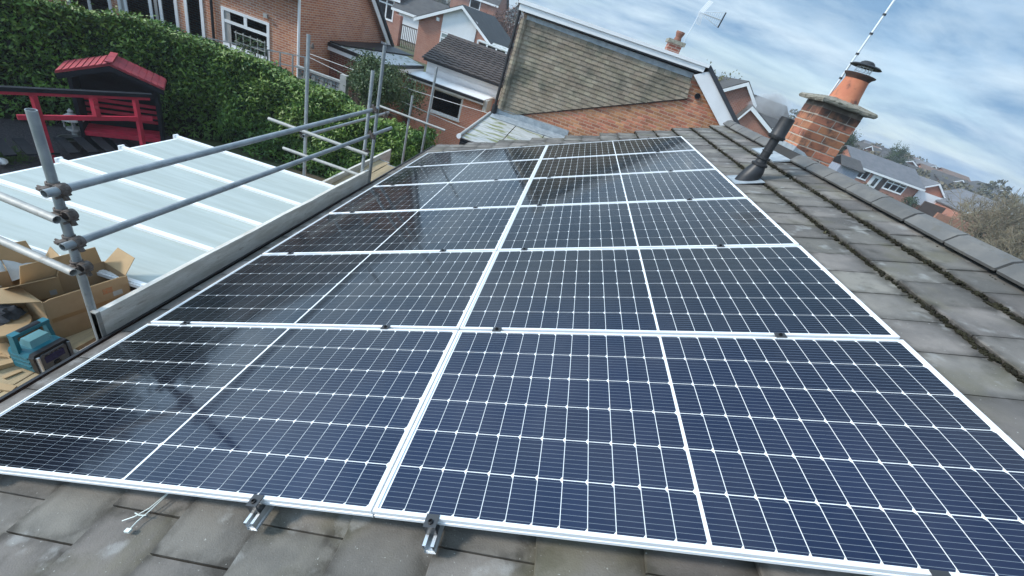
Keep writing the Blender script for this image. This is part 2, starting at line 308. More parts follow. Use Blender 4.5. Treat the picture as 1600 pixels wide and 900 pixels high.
M_screenblk = mk('pierced_block', (.28, .29, .28), (.36, .37, .35), rough=.9, scale=6)
M_brown = mk('brown_fence', (.085, .055, .038), (.055, .035, .026), rough=.9, scale=4, stretch=(5, 5, 1), objvar=.25)
M_wire = mk('pale_line', (.50, .50, .48), rough=.5)
M_stone = mk('pale_stone', (.42, .42, .40), (.34, .34, .32), rough=.9, scale=10)
M_bag = mk('polythene', (.55, .57, .56), (.66, .68, .67), rough=.3, scale=8, bump=.6, bscale=14, bdist=.02)
M_cloth = mk('dark_cloth', (.02, .022, .026), (.06, .065, .075), rough=.9, scale=14)
M_pink = mk('red_cloth', (.38, .04, .07), (.28, .03, .05), rough=.9, scale=14)
M_tie = mk('white_nylon', (.62, .68, .64), rough=.4)

soot(M_brick, 1.50, 1.76); soot(M_mortar, 1.56, 1.80)
# solar cell: blue-black silicon under glass, nine printed busbars across
CW, CH = .0826, .1655    # cell along slope, cell along ridge
def cellmat():
    m = bpy.data.materials.new('silicon_cell'); m.use_nodes = True; t = m.node_tree; n = t.nodes; l = t.links; b = n['Principled BSDF']
    b.inputs['Roughness'].default_value = .5; b.inputs['Coat Weight'].default_value = 1; b.inputs['Coat Roughness'].default_value = .035; b.inputs['Coat IOR'].default_value = 1.5; b.inputs['Specular IOR Level'].default_value = .04
    tc = n.new('ShaderNodeTexCoord'); s = n.new('ShaderNodeSeparateXYZ'); l.new(tc.outputs['Object'], s.inputs[0])
    def ma(op, a, bb=None):
        x = n.new('ShaderNodeMath'); x.operation = op
        for i, q in enumerate((a, bb)):
            if q is None: continue
            if isinstance(q, (int, float)): x.inputs[i].default_value = q
            else: l.new(q, x.inputs[i])
        return x.outputs[0]
    y = ma('FRACT', ma('ADD', ma('DIVIDE', s.outputs[1], CH / 9), .5 + 4))
    d = ma('ABSOLUTE', ma('SUBTRACT', y, .5)); bus = ma('LESS_THAN', d, .032)
    oi = n.new('ShaderNodeObjectInfo')
    g = n.new('ShaderNodeNewGeometry'); no = n.new('ShaderNodeTexNoise'); no.inputs['Scale'].default_value = 2.5; no.inputs['Detail'].default_value = 5; l.new(g.outputs['Position'], no.inputs['Vector'])
    base = n.new('ShaderNodeMixRGB'); l.new(ma('ADD', ma('MULTIPLY', oi.outputs['Random'], .5), ma('SUBTRACT', no.outputs['Fac'], .3)), base.inputs[0]); base.inputs[1].default_value = (.003, .0085, .031, 1); base.inputs[2].default_value = (.005, .0135, .045, 1)
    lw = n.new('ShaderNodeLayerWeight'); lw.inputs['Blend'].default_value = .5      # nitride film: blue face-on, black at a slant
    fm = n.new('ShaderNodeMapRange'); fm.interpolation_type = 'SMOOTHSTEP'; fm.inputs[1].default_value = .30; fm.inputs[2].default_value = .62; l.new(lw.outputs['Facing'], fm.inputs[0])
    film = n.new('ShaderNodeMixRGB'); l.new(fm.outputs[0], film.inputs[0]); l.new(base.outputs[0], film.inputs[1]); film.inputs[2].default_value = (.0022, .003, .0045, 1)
    du = n.new('ShaderNodeTexNoise'); du.inputs['Scale'].default_value = 1.1; du.inputs['Detail'].default_value = 9; du.inputs['Roughness'].default_value = .7; l.new(g.outputs['Position'], du.inputs['Vector'])
    dm = n.new('ShaderNodeMapRange'); dm.inputs[1].default_value = .48; dm.inputs[2].default_value = .8; dm.inputs[3].default_value = 0; dm.inputs[4].default_value = .07; l.new(du.outputs['Fac'], dm.inputs[0])
    dust = n.new('ShaderNodeMixRGB'); l.new(dm.outputs[0], dust.inputs[0]); l.new(film.outputs[0], dust.inputs[1]); dust.inputs[2].default_value = (.30, .28, .26, 1)
    mxx = n.new('ShaderNodeMixRGB'); l.new(bus, mxx.inputs[0]); l.new(dust.outputs[0], mxx.inputs[1]); mxx.inputs[2].default_value = (.17, .20, .23, 1)
    l.new(mxx.outputs[0], b.inputs['Base Color'])
    # faint film of dust / dried drops on the glass
    dr = n.new('ShaderNodeMapRange'); dr.inputs[1].default_value = .3; dr.inputs[2].default_value = .8; dr.inputs[3].default_value = .05; dr.inputs[4].default_value = .13; l.new(no.outputs['Fac'], dr.inputs[0]); l.new(dr.outputs[0], b.inputs['Coat Roughness'])
    return m
M_cell = cellmat()

# ------------------------------------------------------------------ setting: ground
TH = R(22.5)
RM = Matrix.Rotation(-TH, 4, 'Y')          # roof frame: x up the slope, y along the ridge, z out of the roof
def rp_(v, u, h=0.): return RM @ Vector((v, u, h))
ZG = -3.5
def ground():
    mb = MB(); n = 48; rr = [0, 6, 14, 30, 60, 110, 180, 320, 470]
    vs = [(0, 20, ZG)]; fs = []
    for r in rr[1:]:
        for i in range(n):
            a = 2 * math.pi * i / n; vs.append((r * math.cos(a), 20 + r * math.sin(a), ZG))
    for i in range(n): fs.append((0, 1 + i, 1 + (i + 1) % n))
    for k in range(len(rr) - 2):
        b = 1 + k * n
        for i in range(n): fs.append((b + i, b + n + i, b + n + (i + 1) % n, b + (i + 1) % n))
    mb.add(vs, fs); struct(mb.build('ground', M_ground))
    mb = MB(); mb.add([(-16, 1, ZG + .004), (-4.5, 1, ZG + .004), (-4.5, 9.0, ZG + .004), (-16, 9.0, ZG + .004)], [(0, 1, 2, 3)]); struct(mb.build('gravel_bed', M_gravel))
    mb = MB(); mb.add([(-6.2, 9.6, ZG + .006), (-1.8, 9.6, ZG + .006), (-1.8, 16.4, ZG + .006), (-6.2, 16.4, ZG + .006)], [(0, 1, 2, 3)]); struct(mb.build('lawn', M_lawn))
    mb = MB(); mb.add([(-20, 10.4, ZG + .006), (-6.3, 10.4, ZG + .006), (-6.3, 13.0, ZG + .006), (-20, 13.0, ZG + .006)], [(0, 1, 2, 3)]); struct(mb.build('patio', M_patio))
    # road between the houses to the right
    mb = MB(); mb.add([(26, 40, ZG + .006), (90, 40, ZG + .006), (90, 46, ZG + .006), (26, 46, ZG + .006)], [(0, 1, 2, 3)]); struct(mb.build('road', mk('asphalt', (.05, .05, .052), rough=.9)))
    # hills round the horizon
    mb = MB(); n = 160; vs = []; fs = []
    for k, (r, hh) in enumerate(((170, 0), (230, 3.5), (300, 8), (380, 12.5), (460, 13))):
        for i in range(n):
            a = 2 * math.pi * i / n
            z = ZG - .3 + hh * (.8 + .25 * math.sin(3 * a + .6) + .1 * math.sin(11 * a) + .06 * math.sin(23 * a + k))
            vs.append((r * math.cos(a), r * math.sin(a), z))
    for k in range(4):
        for i in range(n): fs.append((k * n + i, (k + 1) * n + i, (k + 1) * n + (i + 1) % n, k * n + (i + 1) % n))
    mb.add(vs, fs); struct(mb.build('hills', M_hill, smooth=True))
ground()

# ------------------------------------------------------------------ own bungalow: roof, tiles, gutter, chimney
U0, U1, VE, VR = -1.3, 7.9, -2.53, 3.1
HT = -.12
home = thing('bungalow', (0.5, 3.3, ZG), 'bungalow roof of grey tiles carrying the solar panels, its brick chimney at the ridge', 'house')
mb = MB(RM); mb.box(VE + .02, VR + .02, U0, U1, -.24, HT - .064)
roof = mb.build('roof', M_deck, home)
XR, ZR = 3.0, 1.19      # ridge apex
mb = MB(); mb.add([(XR + .02, U0, ZR - .07), (XR + .02, U1, ZR - .07), (XR + 5.2, U1, ZR - .07 - 5.2 * math.tan(TH)), (XR + 5.2, U0, ZR - .07 - 5.2 * math.tan(TH))], [(0, 1, 2, 3)])
mb.add([(XR + .02, U0, ZR - .2), (XR + .02, U1, ZR - .2), (XR + 5.2, U1, ZR - .2 - 5.2 * math.tan(TH)), (XR + 5.2, U0, ZR - .2 - 5.2 * math.tan(TH))], [(3, 2, 1, 0)])
mb.build('rear_roof_slope', rowmat('rear_roof_tiles', (.16, .158, .15), (.21, .2, .19), .128), home)
TW, TG, TT = .284, .335, .026
def tile_mesh(k):
    r = random.Random(k); ys = [.0025, .07, .14, .21, .2795]; L_ = TG + .06; vs = []; fs = []
    for y in ys:
        j = r.uniform(-.0035, .0035); c = r.uniform(-.0015, .0015)
        s_ = -.030 / TG
        vs += [(j, y, -TT), (j - .001, y, -.006), (j + .004, y, c * .5), (TG * .5, y, s_ * TG * .5 + c), (L_, y, s_ * L_), (L_, y, s_ * L_ - TT * .8)]
    for a in range(len(ys) - 1):
        for i in range(6): fs.append((a * 6 + i, a * 6 + (i + 1) % 6, a * 6 + 6 + (i + 1) % 6, a * 6 + 6 + i))
    fs += [tuple(range(5, -1, -1)), tuple(range((len(ys) - 1) * 6, len(ys) * 6))]
    b = MB(); b.add(vs, fs); me = b.mesh('roof_tile', M_tile)
    import bmesh
    bm = bmesh.new(); bm.from_mesh(me); bmesh.ops.recalc_face_normals(bm, faces=bm.faces); bm.to_mesh(me); bm.free(); return me
tiles = [tile_mesh(k) for k in range(8)]
CK = [-.13 + TG * k for k in range(-7, 10)]
CHX0, CHX1, CHY0, CHY1 = 3.06, 3.56, 5.27, 5.75
hid = MB(RM)
for k, c in enumerate(CK):
    kk = k - 7
    off = .12 if kk % 2 == 0 else -.022
    j0 = int(math.floor((U0 - off) / TW)); j1 = int(math.ceil((U1 - off) / TW))
    for j in range(j0, j1):
        u = off + j * TW
        if u < U0 - .05 or u + TW > U1 + .12: continue
        if u < -.75: continue
        if .45 < u < 5.7 and -1.8 < c < 1.5: continue           # wholly under the panels
        Mt = RM @ Matrix.Translation((c + rng.uniform(-.004, .004), u, HT + rng.uniform(-.003, .003))) @ Matrix.Rotation(R(rng.uniform(-.45, .45)), 4, 'Z') @ Matrix.Rotation(R(rng.uniform(-.3, .3)), 4, 'X')
        piece('roof_tile', tiles[rng.randrange(8)], roof, Mt)
# moss lodged along the tile noses above the panels
mb = MB(RM)
for c, dens, hgt in ((1.545, .5, .6), (1.88, .6, .6), (2.215, .9, .65), (2.55, 1.15, .68), (2.885, 1.15, .72), (3.09, .5, .4)):
    u = -.6
    while u < U1:
        u += rng.uniform(.004, .010)
        fade = dens * (1.0 if u < 5.5 else .7)
        if rng.random() > fade * (.75 + .25 * math.sin(u * 9 + c * 3)): continue
        s_ = rng.uniform(.6, 1.25) * hgt
        mb.blob((c - .006 - abs(rng.gauss(0, .014)) * hgt, u, HT - .031 + rng.uniform(0, .026) * hgt), .017 * s_, .017 * s_, .014 * s_, 5, 3, .4)
struct(mb.build('moss', M_moss, roof, fix=False), 'stuff')
# ridge tiles
def ridge_mesh():
    pr = [(-.112, -.092), (-.062, -.026), (-.015, -.002), (.015, -.002), (.062, -.026), (.112, -.092)]
    inn = [(x * .9, z - .016) for x, z in pr][::-1]; q = pr + inn; n = len(q); b = MB(); vs = []
    for y in (0, .008, .398, .406):
        sc = .985 if y in (0, .406) else 1
        vs += [(x * sc, y, z * sc) for x, z in q]
    fs = [(a * n + i, a * n + (i + 1) % n, (a + 1) * n + (i + 1) % n, (a + 1) * n + i) for a in range(3) for i in range(n)] + [tuple(range(n))[::-1], tuple(range(3 * n, 4 * n))]
    b.add(vs, fs); me = b.mesh('ridge_tile', M_ridge)
    import bmesh
    bm = bmesh.new(); bm.from_mesh(me); bmesh.ops.recalc_face_normals(bm, faces=bm.faces); bm.to_mesh(me); bm.free(); return me
rme = ridge_mesh()
y = 1.916 - .425 * 7
while y < U1 - .2:
    if not (CHY0 - .38 < y < CHY1 - .03):
        piece('ridge_tile', rme, roof, Matrix.Translation((XR + rng.uniform(-.005, .005), y, ZR + rng.uniform(-.004, .004))) @ Matrix.Rotation(R(rng.uniform(-.7, .7)), 4, 'Y') @ Matrix.Rotation(R(rng.uniform(-.4, .4)), 4, 'X'))
    y += .425
mb = MB(); mb.prism([(XR - .10, U0, ZR - .10), (XR - .052, U0, ZR - .034), (XR - .012, U0, ZR - .012), (XR + .012, U0, ZR - .012), (XR + .052, U0, ZR - .034), (XR + .10, U0, ZR - .10)], (0, U1 - .03 - U0, 0)); mb.build('ridge_mortar', M_deck, roof)
# gutter: black half round, just below the eaves
mb = MB(); gx, gz = -2.362, -1.20; n = 10
for y0, y1 in ((U0, U1),):
    vs = []; fs = []
    for yy in (y0, y1):
        for i in range(n + 1):
            a = math.pi + math.pi * i / n; vs.append((gx + .055 * math.cos(a), yy, gz + .055 * math.sin(a)))
        for i in range(n + 1):
            a = 2 * math.pi - math.pi * i / n; vs.append((gx + .047 * math.cos(a), yy, gz + .047 * math.sin(a)))
    k = 2 * (n + 1); fs = [(i, (i + 1) % k, (i + 1) % k + k, i + k) for i in range(k)]
    mb.add(vs, fs)
mb.build('gutter', M_black, home)
mb = MB(); mb.box(-2.318, -2.30, U0, U1, -1.30, -1.10); mb.build('fascia_board', M_black, home)
mb = MB(); mb.box(-1.95, 7.6, U0 + .2, U1 - .25, ZG, -1.25); mb.build('wall', M_house, home)
mb = MB(); mb.prism([(-2.2, U1 - .12, -1.12), (3.0, U1 - .12, .98), (8.0, U1 - .12, -1.12)], (0, .08, 0)); mb.build('gable_wall', M_house, home)

# chimney: separate bricks round a mortar core
CZ0, CZ1 = .98, 1.775
mb = MB(); mb.box(CHX0 + .001, CHX1 - .001, CHY0 + .001, CHY1 - .001, CZ0, CZ1)
stack = mb.build('chimney_stack', M_mortar, home)
def rbox(name, sx, sy, sz, mt, e=.004, jit=.0015, seed=0):
    r = random.Random(seed); b = MB(); vs = []
    for z, k in ((-sz / 2, 1), (-sz / 2 + e, 0), (sz / 2 - e, 0), (sz / 2, 1)):
        for x_, y_ in ((-1, -1), (1, -1), (1, 1), (-1, 1)):
            vs.append((x_ * (sx / 2 - e * k) + r.uniform(-jit, jit), y_ * (sy / 2 - e * k) + r.uniform(-jit, jit), z))
    fs = [(3, 2, 1, 0), (12, 13, 14, 15)]
    for a in range(3):
        for i in range(4): fs.append((a * 4 + i, a * 4 + (i + 1) % 4, a * 4 + 4 + (i + 1) % 4, a * 4 + 4 + i))
    b.add(vs, fs); return b.mesh(name, mt)
bl, bd, bh, gp = .236, .112, .080, .0145
bstretch = [rbox('brick', bl, bd, bh, M_brick, .004, .002, i) for i in range(4)]
bhead = [rbox('brick', .112, bd, bh, M_brick, .004, .002, 20 + i) for i in range(3)]
z = CZ0 + .01; row = 0
while z + bh < CZ1 + .01:
    for side in range(4):
        Lx = (CHX1 - CHX0) if side in (0, 2) else (CHY1 - CHY0)
        p = 0.; seq = []
        first = bl if (row + side) % 2 == 0 else .112
        x = 0.; ln = first
        while x + .05 < Lx:
            l2 = min(ln, Lx - x)
            if l2 > .06: seq.append((x, l2))
            x += l2 + gp; ln = bl
        for (x, l2) in seq:
            me = bstretch[rng.randrange(4)] if l2 > .15 else bhead[rng.randrange(3)]
            base = bl if l2 > .15 else .112
            t = x + l2 / 2; pz = z + bh / 2; o_ = .0030 + rng.uniform(-.001, .0015)
            if side == 0: P = (CHX0 + t, CHY0 + bd / 2 - o_, pz); rot = 0
            elif side == 1: P = (CHX1 - bd / 2 + o_, CHY0 + t, pz); rot = 90
            elif side == 2: P = (CHX0 + t, CHY1 - bd / 2 + o_, pz); rot = 0
            else: P = (CHX0 + bd / 2 - o_, CHY0 + t, pz); rot = 90
            piece('brick', me, stack, Matrix.Translation(P) @ Matrix.Rotation(R(rot), 4, 'Z') @ Matrix.Diagonal((l2 / base, 1, 1, 1)))
    z += bh + gp * .9; row += 1
# slab with a rough edge
mb = MB(); n = 28; vs = []; fs = []
X0, X1, Y0, Y1 = 2.965, 3.655, 5.175, 5.845
def edge(t):
    p = t * 4; s = int(p) % 4; f = p - int(p)
    return [(X0 + (X1 - X0) * f, Y0), (X1, Y0 + (Y1 - Y0) * f), (X1 - (X1 - X0) * f, Y1), (X0, Y1 - (Y1 - Y0) * f)][s]
n = 44
for zz_, sc in ((CZ1 + .002, .955), (CZ1 + .018, .99), (CZ1 + .038, 1.0), (CZ1 + .052, .96), (CZ1 + .092, .45)):
    for i in range(n):
        ex, ey = edge(i / n); cx_, cy_ = (X0 + X1) / 2, (Y0 + Y1) / 2; j = 1 + rng.uniform(-.012, .012)
        vs.append((cx_ + (ex - cx_) * sc * j, cy_ + (ey - cy_) * sc * j, zz_ + rng.uniform(-.005, .005)))
for k in range(4):
    for i in range(n): fs.append((k * n + i, k * n + (i + 1) % n, (k + 1) * n + (i + 1) % n, (k + 1) * n + i))
fs += [tuple(range(n))[::-1], tuple(range(4 * n, 5 * n))]
mb.add(vs, fs); mb.build('chimney_cap', M_conc, stack)
PX, PY = 3.345, 5.50
mb = MB(); mb.lathe((PX, PY, CZ1 + .085), [(.175, 0), (.172, .01), (.155, .08), (.138, .2), (.132, .255), (.10, .255), (.105, .05)], 28); mb.build('chimney_pot', M_terr, stack, smooth=True)
mb = MB(); mb.lathe((PX, PY, CZ1 + .33), [(.130, 0), (.145, .03), (.172, .05), (.176, .062), (.16, .066), (.11, .05), (.10, .0)], 28); mb.build('pot_rim', M_soot, stack, smooth=True)
cz = CZ1 + .375
mb = MB()
for i in range(14):
    a = 2 * math.pi * i / 14; mb.tube((PX + .085 * math.cos(a), PY + .085 * math.sin(a), cz - .03), (PX + .085 * math.cos(a), PY + .085 * math.sin(a), cz + .105), .0035, 5)
for zz_ in (.02, .055, .09): mb.lathe((PX, PY, cz + zz_), [(.082, 0), (.088, 0), (.088, .006), (.082, .006), (.082, 0)], 20)
mb.lathe((PX, PY, cz - .03), [(.095, 0), (.10, 0), (.10, .03), (.095, .03)], 20)
mb.build('bird_guard', M_galvw, stack)
mb = MB(); mb.lathe((PX, PY, cz + .10), [(.0, .012), (.15, .008), (.172, .0), (.176, .006), (.15, .022), (.085, .03), (.075, .05), (.05, .065), (0, .07)], 28); mb.build('rain_hat', M_blackm, stack, smooth=True)
# lead dressed round the chimney foot
mb = MB()
mb.prism([(CHX0 - .012, CHY0 - .012, 1.06), (CHX0 - .012, CHY1 + .01, 1.06), (CHX0 - .012, CHY1 + .01, 1.235), (CHX0 - .012, CHY0 - .012, 1.235)], (.012, 0, 0))
mb.prism([(CHX0 - .010, CHY0 - .013, .98), (CHX1 + .005, CHY0 - .013, .98), (CHX1 + .005, CHY0 - .013, 1.05), (CHX0 + .26, CHY0 - .013, 1.13), (CHX0 + .13, CHY0 - .013, 1.20), (CHX0 - .010, CHY0 - .013, 1.225)], (0, .012, 0))
mb.build('lead_flashing', M_lead, stack)
mb = MB(RM); mb.box(2.90, 3.23, 4.86, CHY1 - .1, HT + .003, HT + .020); mb.build('lead_apron', M_lead, stack)

# ------------------------------------------------------------------ solar panels
PL, PW, GU, GV = 2.094, 1.038, .020, .006
FD = .035
def frame_mesh():
    prof = [(.0, -FD), (.0, -.024), (.0035, -.022), (.0035, -.016), (.0, -.014), (0, -.0015), (.0015, 0), (.0125, 0), (.0125, -.006), (.003, -.008), (.003, -FD), (0, -FD)]
    b = MB(); n = len(prof); corners = [(0, 0, 1, 1), (PL, 0, -1, 1), (PL, PW, -1, -1), (0, PW, 1, -1)]; vs = []
    for cx_, cy_, sx, sy in corners: vs += [(cx_ + sx * d, cy_ + sy * d, z_) for d, z_ in prof]
    fs = [(c * n + i, c * n + i + 1, ((c + 1) % 4) * n + i + 1, ((c + 1) % 4) * n + i) for c in range(4) for i in range(n - 1)]
    b.add(vs, fs); me = b.mesh('frame', M_frame)
    import bmesh
    bm = bmesh.new(); bm.from_mesh(me); bmesh.ops.remove_doubles(bm, verts=bm.verts, dist=1e-6); bmesh.ops.recalc_face_normals(bm, faces=bm.faces); bm.to_mesh(me); bm.free(); return me
fme = frame_mesh()
b = MB(); b.add([(.011, .011, -.0055), (PL - .011, .011, -.0055), (PL - .011, PW - .011, -.0055), (.011, PW - .011, -.0055)], [(0, 1, 2, 3)])
b.add([(.011, .011, -.012), (PL - .011, .011, -.012), (PL - .011, PW - .011, -.012), (.011, PW - .011, -.012)], [(3, 2, 1, 0)]); bme = b.mesh('backsheet', M_back)
ch = .0105; hx, hy = CW / 2, CH / 2
b = MB(); b.add([(-hx, -hy, 0), (hx - ch * .75, -hy, 0), (hx, -hy + ch, 0), (hx, hy - ch, 0), (hx - ch * .75, hy, 0), (-hx, hy, 0)], [(0, 1, 2, 3, 4, 5)]); cme = b.mesh('solar_cell', M_cell)
gap_c = .0026; gap_r = .0034
half = 12 * CW + 11 * gap_c; mid = .012
x_start = (PL - 2 * half - mid) / 2; y_start = (PW - 6 * CH - 5 * gap_r) / 2
cells = []
for h_ in range(2):
    for i in range(12):
        for j in range(6): cells.append((x_start + h_ * (half + mid) + i * (CW + gap_c) + hx, y_start + j * (CH + gap_r) + hy))
ordn = ['nearest the camera', 'second from the camera', 'third from the camera', 'fourth from the camera', 'fifth from the camera', 'farthest from the camera']
for side in (0, 1):
    for r_ in range(6):
        v0 = GV / 2 if side else -GV / 2 - PL; u0 = r_ * (PW + GU)
        Mp = RM @ Matrix.Translation((v0, u0, 0))
        nm = ['solar panel of the column beside the toe board and gutter, ', 'solar panel of the column beside the bare tiles and ridge, '][side] + ordn[r_]
        p = thing('solar_panel', (0, 0, 0), nm, 'solar panel', 'solar panels bolted to the tiled roof', M=Mp)
        piece('frame', fme, p, Mp); piece('backsheet', bme, p, Mp)
        for cxx, cyy in cells: piece('solar_cell', cme, p, Mp @ Matrix.Translation((cxx, cyy, -.0045)))
# rails with their clamps
rails = [(-1.812, 'nearest the gutter, under the dark edge of the panels'), (-.437, 'sticking out under the panels left of the middle joint'), (.215, 'sticking out under the panels right of the middle joint'), (1.60, 'nearest the ridge, under the upper panels')]
for v, lab in rails:
    rl = thing('mounting_rail', rp_(v, 0, -.08), 'aluminium mounting rail ' + lab, 'mounting rail', 'rails under the solar panels')
    u0, u1 = (-.068 if abs(v) < 1 else -.012), 6 * (PW + GU) + .03
    prof = [(-.019, -.078), (.019, -.078), (.019, -.070), (.016, -.066), (.016, -.058), (.019, -.054), (.019, -.0375), (.008, -.0375), (.008, -.042), (.013, -.042), (.013, -.062), (-.013, -.062), (-.013, -.042), (-.008, -.042), (-.008, -.0375), (-.019, -.0375), (-.019, -.054), (-.016, -.058), (-.016, -.066), (-.019, -.070)]
    mb = MB(RM); n = len(prof); vs = [(v + x_, u0, z_) for x_, z_ in prof] + [(v + x_, u1, z_) for x_, z_ in prof]
    mb.add(vs, [(i, (i + 1) % n, (i + 1) % n + n, i + n) for i in range(n)]); mb.build('rail_profile', M_rail, rl)
    mb = MB(RM); mb.box(v - .0165, v + .0165, u0 + .004, u0 + .012, -.077, -.064); mb.build('rail_web', M_rail, rl)
    if abs(v) < 2:
        mb = MB(RM); mb.box(v - .021, v + .021, -.033, .0105, .0008, .0045); mb.box(v - .019, v + .019, -.033, -.0285, -.036, .0008); mb.box(v - .019, v + .019, -.0285, -.002, -.0372, -.031)
        ec = mb.build('end_clamp', M_clamp, rl)
        mb = MB(RM); mb.lathe((v, -.016, .0045), [(.0085, 0), (.0085, .005), (.005, .006), (.0045, .002), (0, .002)], 12); mb.build('bolt', M_bolt, ec)
    for k in range(1, 7):
        uc = k * (PW + GU) - GU / 2 if k < 6 else 6 * (PW + GU) - GU + .01
        mb = MB(RM); mb.box(v - .023, v + .023, uc - .018, uc + .018, .0006, .0045); mb.box(v - .020, v + .020, uc - .007, uc + .007, -.036, .0006)
        c_ = mb.build('mid_clamp', M_clamp, rl)
        mb = MB(RM); mb.lathe((v, uc, .0045), [(.0085, 0), (.0085, .006), (.005, .007), (.0045, .003), (0, .003)], 10); mb.build('bolt', M_bolt, c_)
# cut cable ties lying on the tiles
ct = thing('cable_tie', rp_(-.98, .0, HT), 'two crossed white nylon cable ties poking from under the nearest panel edge', 'cable tie')
def tie(pts, nm='strap'):
    mb = MB(RM); mb.path(pts, .0022, 5); mb.build(nm, M_tie, ct)
tie([(-.93, .05, HT + .012), (-.955, -.02, HT + .006), (-.985, -.055, HT + .004), (-1.02, -.075, HT + .003)])
tie([(-.925, .04, HT + .014), (-.94, -.03, HT + .008), (-.955, -.07, HT + .004), (-.955, -.10, HT + .003)])
tie([(-.99, -.045, HT + .01), (-.96, -.052, HT + .012), (-.935, -.048, HT + .01)], 'cross_strap')
mb = MB(RM); mb.box(-.966, -.944, -.112, -.098, HT, HT + .008); mb.build('tie_head', M_tie, ct)

# ------------------------------------------------------------------ boiler flue, its plume, the aerial
FX, FY = 2.295, 4.17
fl = thing('flue_pipe', (FX, FY, .80), 'black boiler flue with stepped collar on a grey weathering slate between panels and ridge', 'flue')
mb = MB(); mb.tube((FX, FY, .8), (FX, FY, 1.30), .047, 24); mb.build('lower_pipe', M_blackm, fl, smooth=True)
mb = MB(); mb.lathe((FX, FY, 1.27), [(.047, 0), (.076, .0), (.081, .012), (.077, .025), (.074, .03), (.069, .21), (.062, .215), (.060, .19), (.058, .1), (0, .1)], 24); mb.build('terminal', M_blackm, fl, smooth=True)
mb = MB(); mb.lathe((FX, FY, 1.285), [(.076, 0), (.087, .004), (.087, .018), (.076, .022)], 24); mb.lathe((FX, FY, 1.13), [(.047, 0), (.055, .0), (.055, .012), (.047, .014)], 24); mb.lathe((FX, FY, 1.055), [(.052, 0), (.072, .0), (.072, .02), (.053, .022)], 24); mb.lathe((FX, FY, 0.985), [(.052, 0), (.084, .0), (.084, .018), (.06, .03), (.055, .06)], 24); mb.build('collar', M_blackm, fl, smooth=True)
mb = MB(); nn = 24; vs = []; fs = []
for t in (0, .25, .5, .75, 1):      # rubber boot: from an oval on the slope to the round pipe
    for i in range(nn):
        a = 2 * math.pi * i / nn
        bx, by = .095 * math.cos(a) * (1.35 if math.cos(a) < 0 else 1.05), .098 * math.sin(a)
        base = rp_(0, 0, 0) + Vector((FX - .02 + bx, FY + by, (FX - .02 + bx) * math.tan(TH) + (HT + .01) / math.cos(TH)))
        top = Vector((FX + .068 * math.cos(a), FY + .068 * math.sin(a), .985))
        vs.append(base.lerp(top, t) + Vector((math.cos(a), math.sin(a), 0)) * (.012 * math.sin(math.pi * t)))
for k in range(4):
    for i in range(nn): fs.append((k * nn + i, k * nn + (i + 1) % nn, (k + 1) * nn + (i + 1) % nn, (k + 1) * nn + i))
mb.add(vs, fs); mb.build('weather_boot', M_black, fl, smooth=True)
v_c = FX / math.cos(TH) - .12 * math.sin(TH)
mb = MB(RM); mb.box(2.235, 2.53, FY - .17, FY + .17, HT + .002, HT + .009); mb.build('flue_slate', M_lead, fl)
# condensing vapour
pm = bpy.data.materials.new('vapour'); pm.use_nodes = True; t_ = pm.node_tree; t_.nodes.clear()
vo = t_.nodes.new('ShaderNodeVolumePrincipled'); ou = t_.nodes.new('ShaderNodeOutputMaterial'); t_.links.new(vo.outputs[0], ou.inputs['Volume'])
vo.inputs['Color'].default_value = (.98, .985, .99, 1)
g = t_.nodes.new('ShaderNodeTexCoord'); no = t_.nodes.new('ShaderNodeTexNoise'); no.inputs['Scale'].default_value = 5; no.inputs['Detail'].default_value = 4; t_.links.new(g.outputs['Object'], no.inputs['Vector'])
mr = t_.nodes.new('ShaderNodeMapRange'); mr.inputs[1].default_value = .42; mr.inputs[2].default_value = .75; mr.inputs[3].default_value = 0; mr.inputs[4].default_value = 14.0; t_.links.new(no.outputs['Fac'], mr.inputs[0]); t_.links.new(mr.outputs[0], vo.inputs['Density'])
mb = MB(); rng2 = random.Random(4)
axis = [(FX - .01, FY, 1.49, .05), (FX - .07, FY + .05, 1.53, .085), (FX - .15, FY + .12, 1.55, .11), (FX - .23, FY + .2, 1.55, .12), (FX - .31, FY + .28, 1.53, .09)]
vs = []; fs = []; nn = 14
for x_, y_, z_, r_ in axis:
    for i in range(nn):
        a = 2 * math.pi * i / nn; j = rng2.uniform(.85, 1.15); vs.append((x_ + r_ * .5 * math.cos(a) * j, y_ + r_ * math.sin(a) * j, z_ + r_ * math.cos(a) * j))
for k in range(len(axis) - 1):
    for i in range(nn): fs.append((k * nn + i, k * nn + (i + 1) % nn, (k + 1) * nn + (i + 1) % nn, (k + 1) * nn + i))
fs += [tuple(range(nn))[::-1], tuple(range((len(axis) - 1) * nn, len(axis) * nn))]
mb.add(vs, fs); o = mb.build('vapour_plume', pm); tag(o, 'wisp of pale vapour drifting from the black boiler flue', 'vapour', kind='stuff')

ae = thing('aerial_mast', (3.22, 5.66, 1.85), 'thin silver aerial mast rising from behind the terracotta chimney pot', 'aerial mast')
mb = MB(); mb.tube((3.235, 5.67, 1.80), (3.275, 5.67, 3.4), .013, 10); mb.build('mast', M_galvw, ae, smooth=True)
mb = MB()
for z_ in (2.08, 2.36, 2.58, 2.78): mb.lathe((3.235 + .025 * (z_ - 1.8), 5.67, z_), [(.014, 0), (.019, 0), (.019, .022), (.014, .022)], 10)
mb.build('joint_band', M_blackm, ae)

